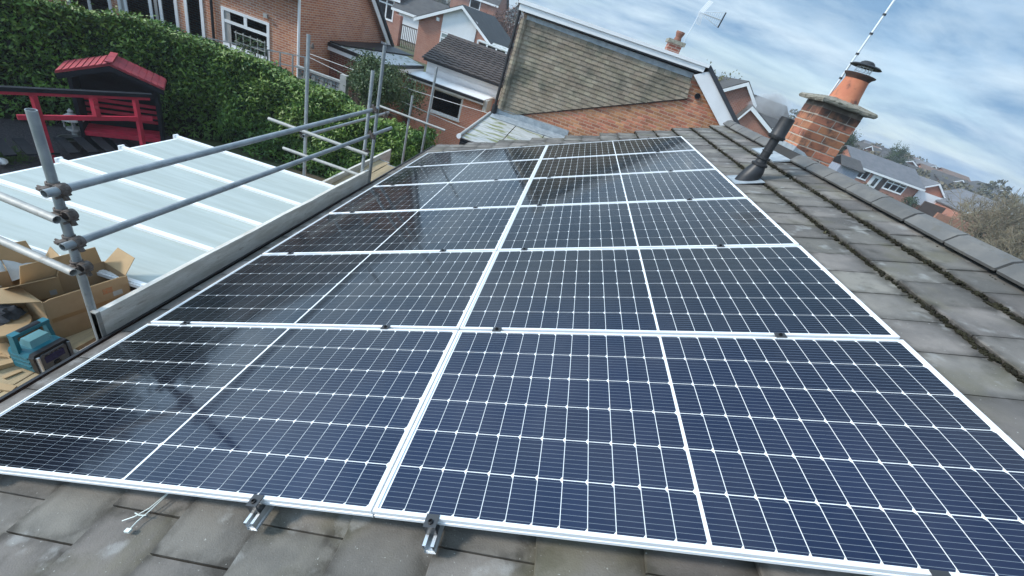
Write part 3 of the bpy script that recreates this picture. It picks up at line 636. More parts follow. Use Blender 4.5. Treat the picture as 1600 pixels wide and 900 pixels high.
# ------------------------------------------------------------------ scaffold
TR = .0232
def pole(p0, p1, label, clamps=(), mt=None, r=TR, nm='scaffold_pole', group='galvanised scaffold poles'):
    c = Vector(p0).lerp(Vector(p1), .5); t = thing(nm, p0, label, 'scaffold pole', group)
    mb = MB(); mb.tube(p0, p1, r, 20, hollow=.0035); mb.build('tube', mt or M_galv, t, smooth=True)
    for cp, ax, other in clamps:      # double coupler: two short bands, a flap and its bolts
        cp = Vector(cp); ax = Vector(ax).normalized(); other = Vector(other).normalized(); off = ax.cross(other).normalized()
        mb = MB(); mb.lathe(cp - ax * .026, [(r + .001, 0), (r + .008, .002), (r + .009, .026), (r + .008, .05), (r + .001, .052)], 14, ax)
        mb.lathe(cp + off * (2 * r + .004) - other * .026, [(r + .001, 0), (r + .008, .002), (r + .009, .026), (r + .008, .05), (r + .001, .052)], 14, other)
        mb.tube(cp + off * r, cp + off * (r + .012), .028, 8)
        mb.bar(cp + off * .005 + other * r, cp - off * .004 + other * (r + .05), .03, .016, ax); mb.bar(cp + off * (2 * r) - ax * r, cp + off * (2 * r + .02) - ax * (r + .042), .03, .016, other)
        k = mb.build('coupler', M_rust, t)
        mb = MB(); mb.tube(cp + other * (r + .02) - off * .04, cp + other * (r + .02) + off * .045, .007, 7); mb.lathe(cp + other * (r + .02) + off * .03, [(0, 0), (.014, 0), (.014, .014), (0, .014)], 6, off)
        mb.tube(cp + off * 2 * r - ax * (r + .022) - other * .04, cp + off * 2 * r - ax * (r + .022) + other * .04, .007, 7); mb.build('bolt', M_rust, k)
    return t
SX = -2.410; RX = -2.357
Yv, Zv, Xv = (0, 1, 0), (0, 0, 1), (1, 0, 0)
pole((SX, 1.09, ZG), (SX, 1.10, .375), 'upright scaffold pole nearest the camera, open top, beside the cardboard boxes', [((SX, 1.095, -.04), Zv, (0, -1, 0)), ((SX, 1.095, -.38), Zv, (0, -1, 0)), ((SX, 1.095, -.20), Zv, (0, -1, 0)), ((SX, 1.095, -.56), Zv, (0, -1, 0))])
pole((RX, 1.005, -.04), (RX, 5.06, -.045), 'upper guard rail pole running along the eaves above the toe board', [((RX, 4.90, -.045), Yv, Zv)])
pole((RX, 1.01, -.38), (RX, 5.62, -.40), 'lower guard rail pole running along the eaves above the toe board', [((RX, 4.90, -.398), Yv, Zv)])
pole((-2.325, 1.005, -.185), (-3.55, 1.10, -.185), 'short cross pole clamped to the nearest upright, upper of two', mt=M_galv2)
pole((-2.335, 1.01, -.55), (-3.55, 1.12, -.55), 'short cross pole clamped to the nearest upright, lower of two', mt=M_galv2)
pole((-3.52, 1.14, ZG), (-3.52, 1.15, -.05), 'outer upright scaffold pole at the platform corner, mostly out of the photo')
pole((SX, 4.90, ZG), (SX, 4.90, .43), 'short upright scaffold pole where the toe board ends', [((SX, 4.90, -.64), Zv, Xv)])
pole((SX, 5.17, ZG), (SX, 5.17, .725), 'tall upright scaffold pole right behind the short one at the toe board end')
pole((-3.30, 4.9, ZG), (-3.295, 4.9, .58), 'tall upright scaffold pole in front of the laurel hedge, outer row', [((-3.3, 4.9, -.69), Zv, Yv)])
pole((-3.82, 4.85, -.64), (-2.33, 4.85, -.65), 'upper cross pole in front of the hedge, linking outer and inner uprights', mt=M_galv2)
pole((-3.60, 4.85, -.99), (-2.40, 4.85, -.99), 'lower cross pole in front of the hedge, ending at the toe board', mt=M_galv2)
pole((-3.255, 4.78, -.685), (-3.36, 7.88, -.77), 'outer ledger pole running from the hedge uprights to the far end', [((-3.355, 7.7, -.765), Yv, Xv)])
pole((-2.955, 8.0, ZG), (-2.96, 8.0, -.32), 'stubby upright scaffold pole at the far end of the platform')
pole((-2.575, 8.0, ZG), (-2.57, 8.0, .35), 'tall upright scaffold pole at the far end in front of the pink brick extension')
pole((-3.64, 7.95, -.725), (-2.15, 7.95, -.745), 'end rail pole crossing the far end of the scaffold in front of the extension', mt=M_galv2)
def board(name, x0, x1, y0, y1, z0, z1, label, mt=M_wood, cat='scaffold board', group='scaffold boards'):
    t = thing(name, ((x0 + x1) / 2, y0, z0), label, cat, group)
    mb = MB(); n = 8; vs = []; fs = []
    for i in range(n + 1):
        yy = y0 + (y1 - y0) * i / n; j = rng.uniform(-.003, .003); k = rng.uniform(-.004, .004)
        vs += [(x0 + j, yy, z0), (x1 + j, yy, z0), (x1 + j, yy, z1 + k), (x0 + j, yy, z1 + k)]
    for i in range(n):
        for q in range(4): fs.append((i * 4 + q, i * 4 + (q + 1) % 4, i * 4 + 4 + (q + 1) % 4, i * 4 + 4 + q))
    fs += [(3, 2, 1, 0), (n * 4, n * 4 + 1, n * 4 + 2, n * 4 + 3)]
    mb.add(vs, fs); mb.build('plank', mt, t)
    for yy in (y0 + .0, y1 - .03):
        mb = MB(); mb.box(x0 - .0025, x1 + .0025, yy, yy + .028, z0 - .0025, z1 + .006); mb.build('end_band', M_galv2, t)
    return t
PZ = -1.45
board('toe_board', -2.378, -2.342, 1.06, 5.0, -1.16, -.915, 'grey weathered toe board standing on edge along the gutter', cat='toe board')
board('toe_board', -2.90, -2.865, 3.6, 7.05, PZ, -1.21, 'second toe board standing on edge behind, nearer the hedge', cat='toe board')
pl = ['beside the gutter', 'second from the gutter', 'third from the gutter', 'fourth from the gutter', 'farthest from the gutter']
for i in range(5): board('scaffold_board', -2.695 - .213 * i, -2.49 - .213 * i, -1.6, 1.55 if i else 1.12, PZ - .035, PZ, 'near platform plank under the radio and boxes, ' + pl[i], M_woodtop)
for i in range(2): board('scaffold_board', -2.66 - .213 * i, -2.455 - .213 * i, 4.5, 6.45 + .1 * i, -1.33, -1.295 + .004 * i, 'far platform plank by the hedge, ' + ('next to the gutter' if i == 0 else 'next to the second toe board'), M_woodtop)

# ------------------------------------------------------------------ things on the platform
def local(px, py, pz, deg): return Matrix.Translation((px, py, pz)) @ Matrix.Rotation(R(deg), 4, 'Z')
def obox(M, **k): return MB(M)
# radio
Mr = local(-2.73, .955, PZ + .005, 0)
rd = thing('site_radio', (-2.73, .955, PZ), 'teal and black jobsite radio with a tall carry handle on the platform', 'radio', M=Mr)
def rprism(x0, x1, pts):  # pts in (y,z)
    mb = MB(Mr); mb.prism([(x0, a, b_) for a, b_ in pts], (x1 - x0, 0, 0)); return mb
body = [(-.105, .02), (-.09, 0), (.09, 0), (.105, .02), (.108, .16), (.095, .185), (-.095, .185), (-.108, .16)]
rprism(-.085, .06, body).build('body', M_teal, rd)
mb = MB(Mr); mb.prism([(.062, a * 1.02, b_ * 1.01) for a, b_ in body], (.035, 0, 0)); mb.build('front_bezel', M_black, rd)
mb = MB(Mr); mb.prism([(.0985, a * .72, .025 + b_ * .76) for a, b_ in body], (.006, 0, 0)); fp = mb.build('front_panel', M_grey, rd)
mb = MB(Mr); mb.box(.1045, .107, -.058, .058, .085, .14); mb.build('display', M_screen, fp)
mb = MB(Mr); mb.lathe((.1045, .0, .055), [(.020, 0), (.019, .012), (.0, .012)], 16, (1, 0, 0)); mb.build('dial', M_black, fp)
mb = MB(Mr)
for k in range(4): mb.box(.1045, .108, -.052 + k * .028, -.034 + k * .028, .146, .153)
mb.build('buttons', M_black, fp)
for s_ in (-1, 1):
    mb = MB(Mr); mb.prism([(.098, s_ * .088, .03), (.098, s_ * .098, .03), (.098, s_ * .098, .165), (.098, s_ * .088, .165)], (.016, 0, 0)); mb.tube((.112, s_ * .092, .02), (.112, s_ * .092, .17), .008, 8); mb.build('bumper', M_galvw if s_ < 0 else M_grey, rd)
    mb = MB(Mr); mb.prism([(-.05, s_ * .088, .17), (.0, s_ * .088, .17), (-.005, s_ * .080, .30), (-.04, s_ * .080, .30)], (0, s_ * .022, 0)); mb.build('handle_arm', M_teal, rd)
mb = MB(Mr); mb.bar((-.022, -.105, .305), (-.022, .105, .305), .042, .026); mb.build('handle_bar', M_teal, rd)
mb = MB(Mr); mb.tube((-.022, -.06, .308), (-.022, .06, .308), .021, 12); mb.build('handle_grip', M_black, rd)
mb = MB(Mr); mb.prism([(-.06, -.055, .185), (.03, -.055, .185), (.015, -.045, .235), (-.05, -.045, .235)], (0, .11, 0)); mb.build('battery_cover', mk('pale_teal', (.13, .30, .33), rough=.4), rd)
mb = MB(Mr)
for z_ in (.06, .1, .14): mb.box(-.07, .05, -.112, -.106, z_, z_ + .012)
mb.build('side_rib', M_teal, rd)

def panel_quad(mb, a, b_, c, d, th=.005):
    a, b_, c, d = map(Vector, (a, b_, c, d)); n = (b_ - a).cross(d - a).normalized() * th
    mb.add([a, b_, c, d, a + n, b_ + n, c + n, d + n], [(3, 2, 1, 0), (4, 5, 6, 7), (0, 1, 5, 4), (1, 2, 6, 5), (2, 3, 7, 6), (3, 0, 4, 7)])
def cbox(name, M, sx, sy, h, label, flaps, mt=M_card, prints=None):
    t = thing(name, (0, 0, 0), label, 'cardboard box', 'empty cardboard boxes on the platform', M=M)
    x, y_ = sx / 2, sy / 2
    walls = [((x, -y_, 0), (x, y_, 0), (x, y_, h), (x, -y_, h)), ((-x, y_, 0), (-x, -y_, 0), (-x, -y_, h), (-x, y_, h)), ((x, y_, 0), (-x, y_, 0), (-x, y_, h), (x, y_, h)), ((-x, -y_, 0), (x, -y_, 0), (x, -y_, h), (-x, -y_, h))]
    mb = MB(M)
    for q in walls: panel_quad(mb, *q)
    mb.box(-x, x, -y_, y_, 0, .006); mb.build('carton', mt, t)
    outs = [Vector((1, 0, 0)), Vector((-1, 0, 0)), Vector((0, 1, 0)), Vector((0, -1, 0))]
    for k, ln, ang in flaps:
        q = walls[k]; a, b_ = Vector(q[3]), Vector(q[2]); o_ = outs[k] * math.sin(R(ang)) * ln + Vector((0, 0, 1)) * math.cos(R(ang)) * ln
        ins = (b_ - a).normalized() * .012
        mb = MB(M); panel_quad(mb, a + ins, b_ - ins, b_ - ins * 3 + o_, a + ins * 3 + o_, .005); mb.build('flap', M_cardin, t)
    mb = MB(M); mb.box(x + .0055, x + .0065, -y_ + .01, y_ - .01, h * .46, h * .46 + .035); mb.build('tape', M_tapeb, t)
    mb = MB(M); mb.box(x + .0055, x + .0068, y_ * .55, y_ * .8, h * .60, h * .72); mb.build('paper_label', M_stone, t)
    if prints:
        for (k, s0, s1, z0, z1) in prints:
            mb = MB(M)
            if k == 0: mb.box(x + .005, x + .007, s0, s1, z0, z1)
            else: mb.box(s0, s1, -y_ - .007, -y_ - .005, z0, z1)
            mb.build('print', M_tape, t)
    return t
cbox('cardboard_box', local(-2.93, 1.415, PZ + .003, -14), .27, .50, .36, 'large open cardboard box with raised flaps right behind the nearest upright', [(1, .16, -8), (2, .15, 40), (3, .20, 70), (0, .01, 5)], prints=[(0, .02, .10, .06, .12), (0, .08, .14, .26, .31)])
cbox('cardboard_box', local(-3.22, 1.30, PZ + .003, -22), .26, .30, .36, 'smaller open cardboard box behind the teal radio, flaps folded out', [(0, .17, 55), (1, .17, 15), (2, .14, 25), (3, .14, 60)], mt=M_cardin)
cbox('cardboard_box', local(-3.63, 1.26, PZ + .003, 62), .34, .72, .42, 'long brown cardboard box at the photo edge under a sheet of polythene', [(1, .12, 30)], prints=[(0, .1, .28, .2, .32)])
# polythene over it
mb = MB(); n = 9; vs = []; fs = []
for i in range(n):
    for j in range(n):
        x_ = -4.0 + .75 * i / (n - 1); y_ = 1.05 + .55 * j / (n - 1); e = max(abs(i / (n - 1) - .5), abs(j / (n - 1) - .5)) * 2
        vs.append((x_, y_, PZ + .45 - .13 * e ** 3 + rng.uniform(-.018, .018)))
for i in range(n - 1):
    for j in range(n - 1): fs.append((i * n + j, (i + 1) * n + j, (i + 1) * n + j + 1, i * n + j + 1))
mb.add(vs, fs); o = mb.build('polythene_sheet', M_bag, smooth=True); tag(recenter(o), 'crumpled clear polythene sheet draped over the long brown box', 'plastic sheet')
# cable drum, folded clothes, offcuts
dr = thing('cable_drum', (-3.12, .98, PZ), 'pale wooden cable drum lying flat behind the radio, hole in its middle', 'cable drum')
Mi = Matrix.Translation((-3.075, 1.005, PZ + .01))
for z_ in (0., .15):
    mb = MB(Mi); mb.lathe((0, 0, z_), [(.03, 0), (.15, 0), (.152, .006), (.15, .016), (.03, .016), (.03, 0)], 28); mb.build('disc', M_cardin, dr)
mb = MB(Mi); mb.lathe((0, 0, .016), [(.07, 0), (.07, .134)], 20); mb.build('core', M_card, dr)
mb = MB(Mi); mb.lathe((0, 0, .167), [(.0, 0), (.03, .001), (.034, .0)], 16); mb.build('hub_hole', M_black, dr)
def cloth(name, c, sx, sy, sz, mt, label):
    mb = MB(); n = 9; vs = []; fs = []
    for i in range(n):
        for j in range(n):
            a, b_ = i / (n - 1) * 2 - 1, j / (n - 1) * 2 - 1
            vs.append((c[0] + a * sx + rng.uniform(-.01, .01), c[1] + b_ * sy + rng.uniform(-.01, .01), c[2] + sz * (1 - max(abs(a), abs(b_)) ** 4) + rng.uniform(-.012, .012)))
    for i in range(n - 1):
        for j in range(n - 1): fs.append((i * n + j, (i + 1) * n + j, (i + 1) * n + j + 1, i * n + j + 1))
    mb.add(vs, fs); o = mb.build(name, mt, smooth=True); tag(recenter(o), label, 'clothing'); return o
cloth('folded_jacket', (-3.13, 1.08, PZ + .19), .10, .07, .06, M_cloth, 'dark grey jacket folded in a heap above the cable drum')
cloth('folded_rag', (-3.27, 1.05, PZ + .22), .07, .09, .05, M_pink, 'red cloth bundled beside the dark grey jacket')
offs = [((-2.95, .905, PZ), 20, .20, .05, .02, 'thin offcut of wood lying flat below the drum'), ((-2.965, .925, PZ + .022), -15, .18, .06, .03, 'thick offcut of wood stacked crosswise under the drum edge'), ((-2.88, .83, PZ + .0), 60, .12, .05, .035, 'short block of wood at the left edge beside the offcuts'), ((-2.78, .80, PZ), 75, .085, .03, .008, 'small flat sliver of pale wood in front of the radio'), ((-2.72, .70, PZ), 10, .14, .05, .012, 'pale splinter of wood at the gutter end of the planks')]
for (p, deg, a, b_, h, lab) in offs:
    Mo = local(*p, deg); mb = MB(Mo); mb.prism([(-a / 2, -b_ / 2, .002), (a / 2, -b_ / 2 * .8, .002), (a / 2 * .9, b_ / 2, .002), (-a / 2, b_ / 2 * .9, .002)], (0, 0, h)); o = mb.build('wood_offcut', M_cardin); tag(recenter(o), lab, 'wood offcut', 'wood offcuts on the platform')

# ------------------------------------------------------------------ lean-to conservatory
cn = thing('conservatory', (-3.8, 3, ZG), 'lean-to conservatory with milky polycarbonate roof and white glazing bars', 'conservatory')
CX0, CX1, ZL, ZRR = -4.98, -2.44, -1.255, -1.170
ys = [4.55, 3.76, 3.05, 2.37, 1.66]
for a, b_ in zip(ys[:-1], ys[1:]):
    mb = MB(); mb.prism([(CX0 + .02, b_ + .02, ZL - .02), (CX1, b_ + .02, ZRR - .02), (CX1, a - .02, ZRR - .02), (CX0 + .02, a - .02, ZL - .02)], (0, 0, .016)); mb.build('roof_sheet', M_poly, cn)
for y_ in ys:
    mb = MB(); mb.bar((CX0 - .03, y_, ZL + .006), (CX1, y_, ZRR + .006), .058, .03); mb.bar((CX0 - .03, y_, ZL + .024), (CX1, y_, ZRR + .024), .03, .012)
    gb = mb.build('glazing_bar', M_white, cn)
    mb = MB(); mb.box(CX0 - .045, CX0 - .022, y_ - .036, y_ + .036, ZL - .05, ZL + .036); mb.build('end_cap', M_white, gb)
mb = MB(); mb.bar((CX0, ys[-1] - .03, ZL - .022), (CX0, ys[0] + .03, ZL - .022), .03, .028); mb.build('front_trim', M_white, cn)
mb = MB(); mb.box(CX0 + .03, CX0 + .10, ys[-1], ys[0], ZL - .16, ZL - .05)
for y_ in ys: mb.box(CX0 + .03, CX0 + .10, y_ - .035, y_ + .035, ZG, ZL - .16)
mb.box(CX0 + .03, CX0 + .10, ys[-1], ys[0], ZG, ZG + .5); mb.build('side_frame', M_white, cn)
mb = MB(); mb.box(CX0 + .05, CX0 + .06, ys[-1], ys[0], ZG + .5, ZL - .16); mb.build('side_glass', M_pane, cn)
mb = MB(); mb.box(CX0 + .05, CX1 + .2, ys[0] - .04, ys[0] + .02, ZG, ZL - .05); mb.build('end_wall', M_white, cn)
mb = MB(); mb.box(CX0 + .05, CX1 + .2, ys[-1] - .02, ys[-1] + .04, ZG, ZL - .05); mb.build('near_end_wall', M_white, cn)

# ------------------------------------------------------------------ leaves
def leaf_obj(name, P, size, mt, parent=None, nrm=None, spread=1.0, seed=1, aspect=.42):
    g_ = np.random.default_rng(seed); n = len(P); P = np.asarray(P, float)
    d = g_.normal(size=(n, 3)); 
    if nrm is not None: d = d * spread + np.asarray(nrm)
    d /= np.linalg.norm(d, axis=1)[:, None]
    a = g_.normal(size=(n, 3)); a -= (a * d).sum(1)[:, None] * d; a /= np.linalg.norm(a, axis=1)[:, None]
    b_ = np.cross(d, a); s = size * g_.uniform(.6, 1.25, n)[:, None]
    v = np.stack([P - a * s * .5, P + b_ * s * aspect * .5 + d * s * .10, P + a * s * .5, P - b_ * s * aspect * .5 + d * s * .10], 1).reshape(-1, 3)
    if parent is not None: v = v - np.array(WM[parent].translation)
    me = bpy.data.meshes.new(name); me.vertices.add(4 * n); me.vertices.foreach_set('co', v.ravel().astype(np.float32))
    i0 = np.arange(n) * 4; f = np.stack([i0, i0 + 1, i0 + 2, i0, i0 + 2, i0 + 3], 1).reshape(-1)
    me.loops.add(6 * n); me.loops.foreach_set('vertex_index', f.astype(np.int32)); me.polygons.add(2 * n); me.polygons.foreach_set('loop_start', np.arange(2 * n, dtype=np.int32) * 3)
    try: me.polygons.foreach_set('loop_total', np.full(2 * n, 3, np.int32))
    except Exception: pass
    me.update(calc_edges=True); me.validate(); me.materials.append(mt)
    o = link(bpy.data.objects.new(name, me)); WM[o] = Matrix() if parent is None else WM[parent].copy()
    if parent is not None: o.parent = parent
    return o
def hedge_top(x):
    xs = [-17, -13.5, -10.6, -9.6, -8.9, -7.4, -6.4, -5.4, -4.8, -3.6, -3.2]; zs = [-.45, -.6, -1.02, -1.06, -1.18, -1.28, -1.34, -1.48, -1.5, -1.64, -1.85]
    return np.interp(x, xs, zs) + .06 * np.sin(x * 3.1) + .04 * np.sin(x * 7.7 + 1)
def hedge_y(x, y):      # the left part of the hedge bends towards the house
    return y - .9 * np.maximum(-8.6 - x, 0)
hd = thing('laurel_hedge', (-9, 10, ZG), 'tall clipped laurel hedge behind the arbour and conservatory', 'hedge')
g_ = np.random.default_rng(5)
n = 50000
x = g_.uniform(-17, -3.1, n); tp = hedge_top(x); z = ZG + (tp - ZG) * g_.uniform(0, 1, n) ** .75
bul = .10 * np.sin(x * 2.3 + z * 1.9) + .07 * np.sin(x * 5.1 - z * 4.3)
y = 9.45 - bul + g_.exponential(.15, n) + .18 * np.clip((z - tp + .35) / .35, 0, 1) ** 2
P1 = np.stack([x, hedge_y(x, y), z], 1); N1 = np.tile([-.05, -.8, .55], (n, 1))
n2 = 26000; x = g_.uniform(-17, -3.1, n2); y = g_.uniform(9.4, 10.35, n2); z = hedge_top(x) - g_.exponential(.07, n2) + .05 * np.sin(y * 5 + x * 2) + .02
P2 = np.stack([x, hedge_y(x, y), z], 1); N2 = np.tile([-.1, -.25, .95], (n2, 1))
n3 = 5000; y = g_.uniform(9.4, 10.35, n3); z = ZG + 2.1 * g_.uniform(0, 1, n3); P3 = np.stack([-3.15 + g_.normal(0, .1, n3), y, z], 1); N3 = np.tile([.8, -.2, .5], (n3, 1))
lo = leaf_obj('leaves', np.concatenate([P1, P2, P3]), .115, M_leaf, hd, np.concatenate([N1, N2, N3]), .55, 3); struct(lo, 'stuff')
n4 = 15000; x = g_.uniform(-17, -3.1, n4); y = g_.uniform(9.4, 9.9, n4); z = hedge_top(x) + g_.normal(.03, .07, n4)
kf = g_.uniform(0, 1, n4) < .3; z = np.where(kf, ZG + (hedge_top(x) - ZG) * g_.uniform(.25, 1, n4) ** .6, z); y = np.where(kf, 9.36 - .1 * np.sin(x * 2.3 + z * 1.9) - .07 * np.sin(x * 5.1 - z * 4.3), y)
sh = leaf_obj('young_shoots', np.stack([x, hedge_y(x, y), z], 1), .11, M_leafy, hd, np.tile([-.2, -.4, .9], (n4, 1)), .6, 4); struct(sh, 'stuff')
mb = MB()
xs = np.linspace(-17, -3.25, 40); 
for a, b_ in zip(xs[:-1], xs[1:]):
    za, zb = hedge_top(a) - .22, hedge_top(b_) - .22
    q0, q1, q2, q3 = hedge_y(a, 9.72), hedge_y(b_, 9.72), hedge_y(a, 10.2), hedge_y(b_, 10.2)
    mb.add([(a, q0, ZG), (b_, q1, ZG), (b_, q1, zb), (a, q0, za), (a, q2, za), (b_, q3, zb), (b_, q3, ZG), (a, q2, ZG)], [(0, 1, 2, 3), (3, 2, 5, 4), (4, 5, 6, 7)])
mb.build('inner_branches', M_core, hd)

# ------------------------------------------------------------------ arbour and garden bridge, ornaments
phi = R(40); Ma = Matrix.Translation((-9.1, 7.4, -1.64)) @ Matrix.Rotation(phi, 4, 'Z')     # x along the front, y to the back, z from the apex
ar = thing('garden_arbour', (-9.1, 7.4, ZG), 'garden arbour seat with red sheet roof and dark sides by the hedge', 'arbour')
AZ = ZG + 1.64
sl = .311 / .812
for s_ in (-1, 1):
    mb = MB(Ma); mb.prism([(0, -.10, .0), (s_ * .83, -.10, -.318), (s_ * .83, -.10, -.285), (0, -.10, .035)], (0, .78, 0)); rf = mb.build('roof_slope', M_redroof, ar)
    for k in range(8):
        x0 = .02 + k * .101; mb = MB(Ma); mb.prism([(s_ * x0, -.115, .037 - x0 * sl), (s_ * (x0 + .092), -.115, .037 - (x0 + .092) * sl), (s_ * (x0 + .092), -.115, .050 - (x0 + .092) * sl), (s_ * x0, -.115, .062 - x0 * sl)], (0, .80, 0)); mb.build('roof_strip', M_redroof, rf)
    mb = MB(Ma); mb.prism([(0, -.12, -.01), (s_ * .82, -.12, -.325), (s_ * .82, -.12, -.42), (0, -.12, -.10)], (0, .035, 0)); mb.build('barge_board', M_navy, ar)
    mb = MB(Ma); mb.box(s_ * .66 - .03, s_ * .66 + .03, -.04, .02, AZ, -.30); mb.build('front_post', M_navy, ar)
    mb = MB(Ma); mb.box(s_ * .66 - .015, s_ * .66 + .015, .02, .6, AZ, -.32); mb.build('side_panel', M_navy, ar)
mb = MB(Ma); mb.bar((0, -.13, .075), (0, .70, .075), .12, .03); mb.build('ridge_cap', M_redroof, ar)
mb = MB(Ma); mb.prism([(-.66, .6, AZ), (.66, .6, AZ), (.66, .6, -.28), (0, .6, -.06), (-.66, .6, -.28)], (0, .02, 0)); mb.build('back_panel', M_navy, ar)
for k in range(4):
    mb = MB(Ma); mb.box(-.62, .62, .50, .525, -1.30 + k * .12, -1.235 + k * .12); mb.build('back_slat', M_red, ar)
for k in range(4):
    mb = MB(Ma); mb.box(-.63, .63, .0 + k * .125, .11 + k * .125, -1.475, -1.45); mb.build('seat_slat', M_red, ar)
mb = MB(Ma); mb.box(-.63, .63, -.02, .0, -1.545, -1.45); mb.build('seat_rail', M_red, ar)
mb = MB(Ma); mb.box(-.63, .63, .02, .045, AZ, -1.55); mb.build('seat_front', M_navy, ar)

gb0, gb1 = Vector((-9.27, 5.59, -2.0)), Vector((-8.39, 7.53, -2.0)); bd_ = (gb1 - gb0).normalized()
br = thing('garden_bridge', (-9, 6, ZG), 'red garden bridge railing with black top rail in front of the arbour', 'garden bridge')
ext = gb0 - bd_ * 1.6
mb = MB(); mb.bar(ext + Vector((0, 0, -.03)), gb1 + Vector((0, 0, -.03)), .10, .07); mb.build('top_rail', M_navy, br)
mb = MB(); mb.bar(ext + Vector((0, 0, -.095)), gb1 - bd_ * .05 + Vector((0, 0, -.095)), .06, .055); mb.build('under_rail', M_red, br)
mid0 = Vector((-8.44, 4.99, -2.42)); 
q0 = gb0 + bd_ * .08; q1 = gb1 - bd_ * .06
mb = MB(); mb.bar(Vector((q0.x, q0.y, -2.52)), Vector((q1.x, q1.y, -2.52)), .045, .085); mb.build('middle_rail', M_red, br)
for t in (.17, .86):
    p = gb0.lerp(gb1, t); mb = MB(); mb.bar((p.x, p.y, ZG), (p.x, p.y, -2.12), .075, .075, (1, 0, 0)); mb.build('post', M_red, br)
p = gb0.lerp(gb1, .55); mb = MB(); mb.bar((p.x, p.y, -2.48), (p.x, p.y, -2.12), .09, .09, (1, 0, 0)); mb.build('short_post', M_red, br)
p = gb0.lerp(gb1, .55); d2 = Vector((bd_.y, -bd_.x, 0)); mb = MB()
pp = p + d2 * .052; mb.tube(pp + Vector((0, 0, -2.19 - p.z)), pp + d2 * .012 + Vector((0, 0, -2.19 - p.z)), .028, 14, hollow=.01); mb.bar(pp + Vector((0, 0, -2.29 - p.z)) - bd_ * .03, pp + Vector((0, 0, -2.29 - p.z)) + bd_ * .03, .012, .05); mb.build('carved_plaque', mk('pale_crimson', (.5, .06, .08), rough=.5), br)
mb = MB(); d2 = Vector((bd_.y, -bd_.x, 0))
for k in range(14):
    p = ext.lerp(gb1, k / 13); mb.bar(Vector((p.x, p.y, -3.2)) + d2 * .05, Vector((p.x, p.y, -3.2)) - d2 * .75, .16, .03)
mb.build('deck', M_navy, br)
lt = thing('stone_lantern', (-9.83, 7.0, ZG), 'pale stone garden lantern standing left of the arbour seat', 'garden lantern')
mb = MB(); mb.lathe((-9.83, 7.0, ZG), [(.14, 0), (.14, .06), (.07, .1), (.06, .3), (.13, .34), (.13, .38), (.0, .38)], 10); mb.build('pedestal', M_stone, lt)
mb = MB()
for a in range(4): mb.box(-9.83 + (.09 if a % 2 else -.11), -9.81 + (.09 if a % 2 else -.11), 7.0 + (.09 if a > 1 else -.11), 7.02 + (.09 if a > 1 else -.11), ZG + .38, ZG + .56)
mb.build('light_box', M_stone, lt)
mb = MB(); mb.lathe((-9.83, 7.0, ZG + .56), [(.20, 0), (.19, .03), (.09, .10), (.04, .14), (.05, .18), (0, .24)], 10); mb.build('lantern_roof', M_stone, lt)
pt = thing('plant_pot', (-9.64, 6.72, ZG), 'dark glazed garden pot on the slate gravel below the lantern', 'plant pot')
mb = MB(); mb.lathe((-9.64, 6.72, ZG), [(.10, 0), (.16, .12), (.18, .26), (.20, .28), (.17, .28), (.15, .2), (0, .2)], 18); mb.build('bowl', mk('glaze', (.06, .065, .06), rough=.3), pt, smooth=True)
mb = MB(); mb.lathe((-9.64, 6.72, ZG), [(0, .22), (.15, .215)], 14); mb.build('soil', M_core, pt)
o = MB().tube((-10.6, 5.3, ZG + .35), (-10.02, 5.62, ZG + .35), .075, 16).build('garden_roller', M_galv, smooth=True); tag(recenter(o), 'grey metal drum end lying at the left edge of the gravel', 'garden drum')
o = MB().blob((-9.55, 5.42, ZG + .10), .10, .08, .06, 9, 5, .12).build('white_stone', M_white, smooth=True); tag(recenter(o), 'small white ornament on the gravel next to the conservatory corner', 'ornament')
P = np.stack([g_.normal(-9.75, .14, 500), g_.normal(5.72, .12, 500), ZG + np.abs(g_.normal(0, .09, 500))], 1)
o = leaf_obj('grass_tuft', P, .09, M_lawn, seed=9, aspect=.15); tag(recenter(o), 'low tuft of green grass on the dark slate gravel', 'grass tuft')

# ------------------------------------------------------------------ windows and houses (facades facing -Y)
def win(parent, x0, x1, z0, z1, Y, mull=(), trans=None, topmull=(), fr=.06, mt=M_white, glass=None, dep=.05, name='window', curtains=()):
    mb = MB(); y0, y1 = Y - .03, Y + dep
    mb.box(x0, x0 + fr, y0, y1, z0, z1); mb.box(x1 - fr, x1, y0, y1, z0, z1); mb.box(x0 + fr, x1 - fr, y0, y1, z0, z0 + fr); mb.box(x0 + fr, x1 - fr, y0, y1, z1 - fr, z1)
    for m_ in mull: xm = x0 + (x1 - x0) * m_; mb.box(xm - fr * .5, xm + fr * .5, y0 + .003, y1, z0 + fr, z1 - fr)
    if trans is not None:
        zt = z0 + (z1 - z0) * trans; mb.box(x0 + fr, x1 - fr, y0 + .005, y1, zt - fr * .5, zt + fr * .5)
        for m_ in topmull: xm = x0 + (x1 - x0) * m_; mb.box(xm - fr * .6, xm + fr * .6, y0 + .007, y1, zt + fr * .5, z1 - fr)
    mb.box(x0 - .04, x1 + .04, Y - .08, Y - .004, z0 - .05, z0 - .002)
    f = mb.build(name, mt, parent)
    mb = MB(); mb.box(x0 + fr * .5, x1 - fr * .5, Y + .0, Y + .02, z0 + fr * .5, z1 - fr * .5); mb.build('pane', glass or M_pane, f)
    for c0, c1 in curtains: mb = MB(); mb.box(x0 + fr + (x1 - x0 - 2 * fr) * c0, x0 + fr + (x1 - x0 - 2 * fr) * c1, Y - .006, Y - .001, z0 + fr, z1 - fr); mb.build('curtain', M_curt, f)
    return f
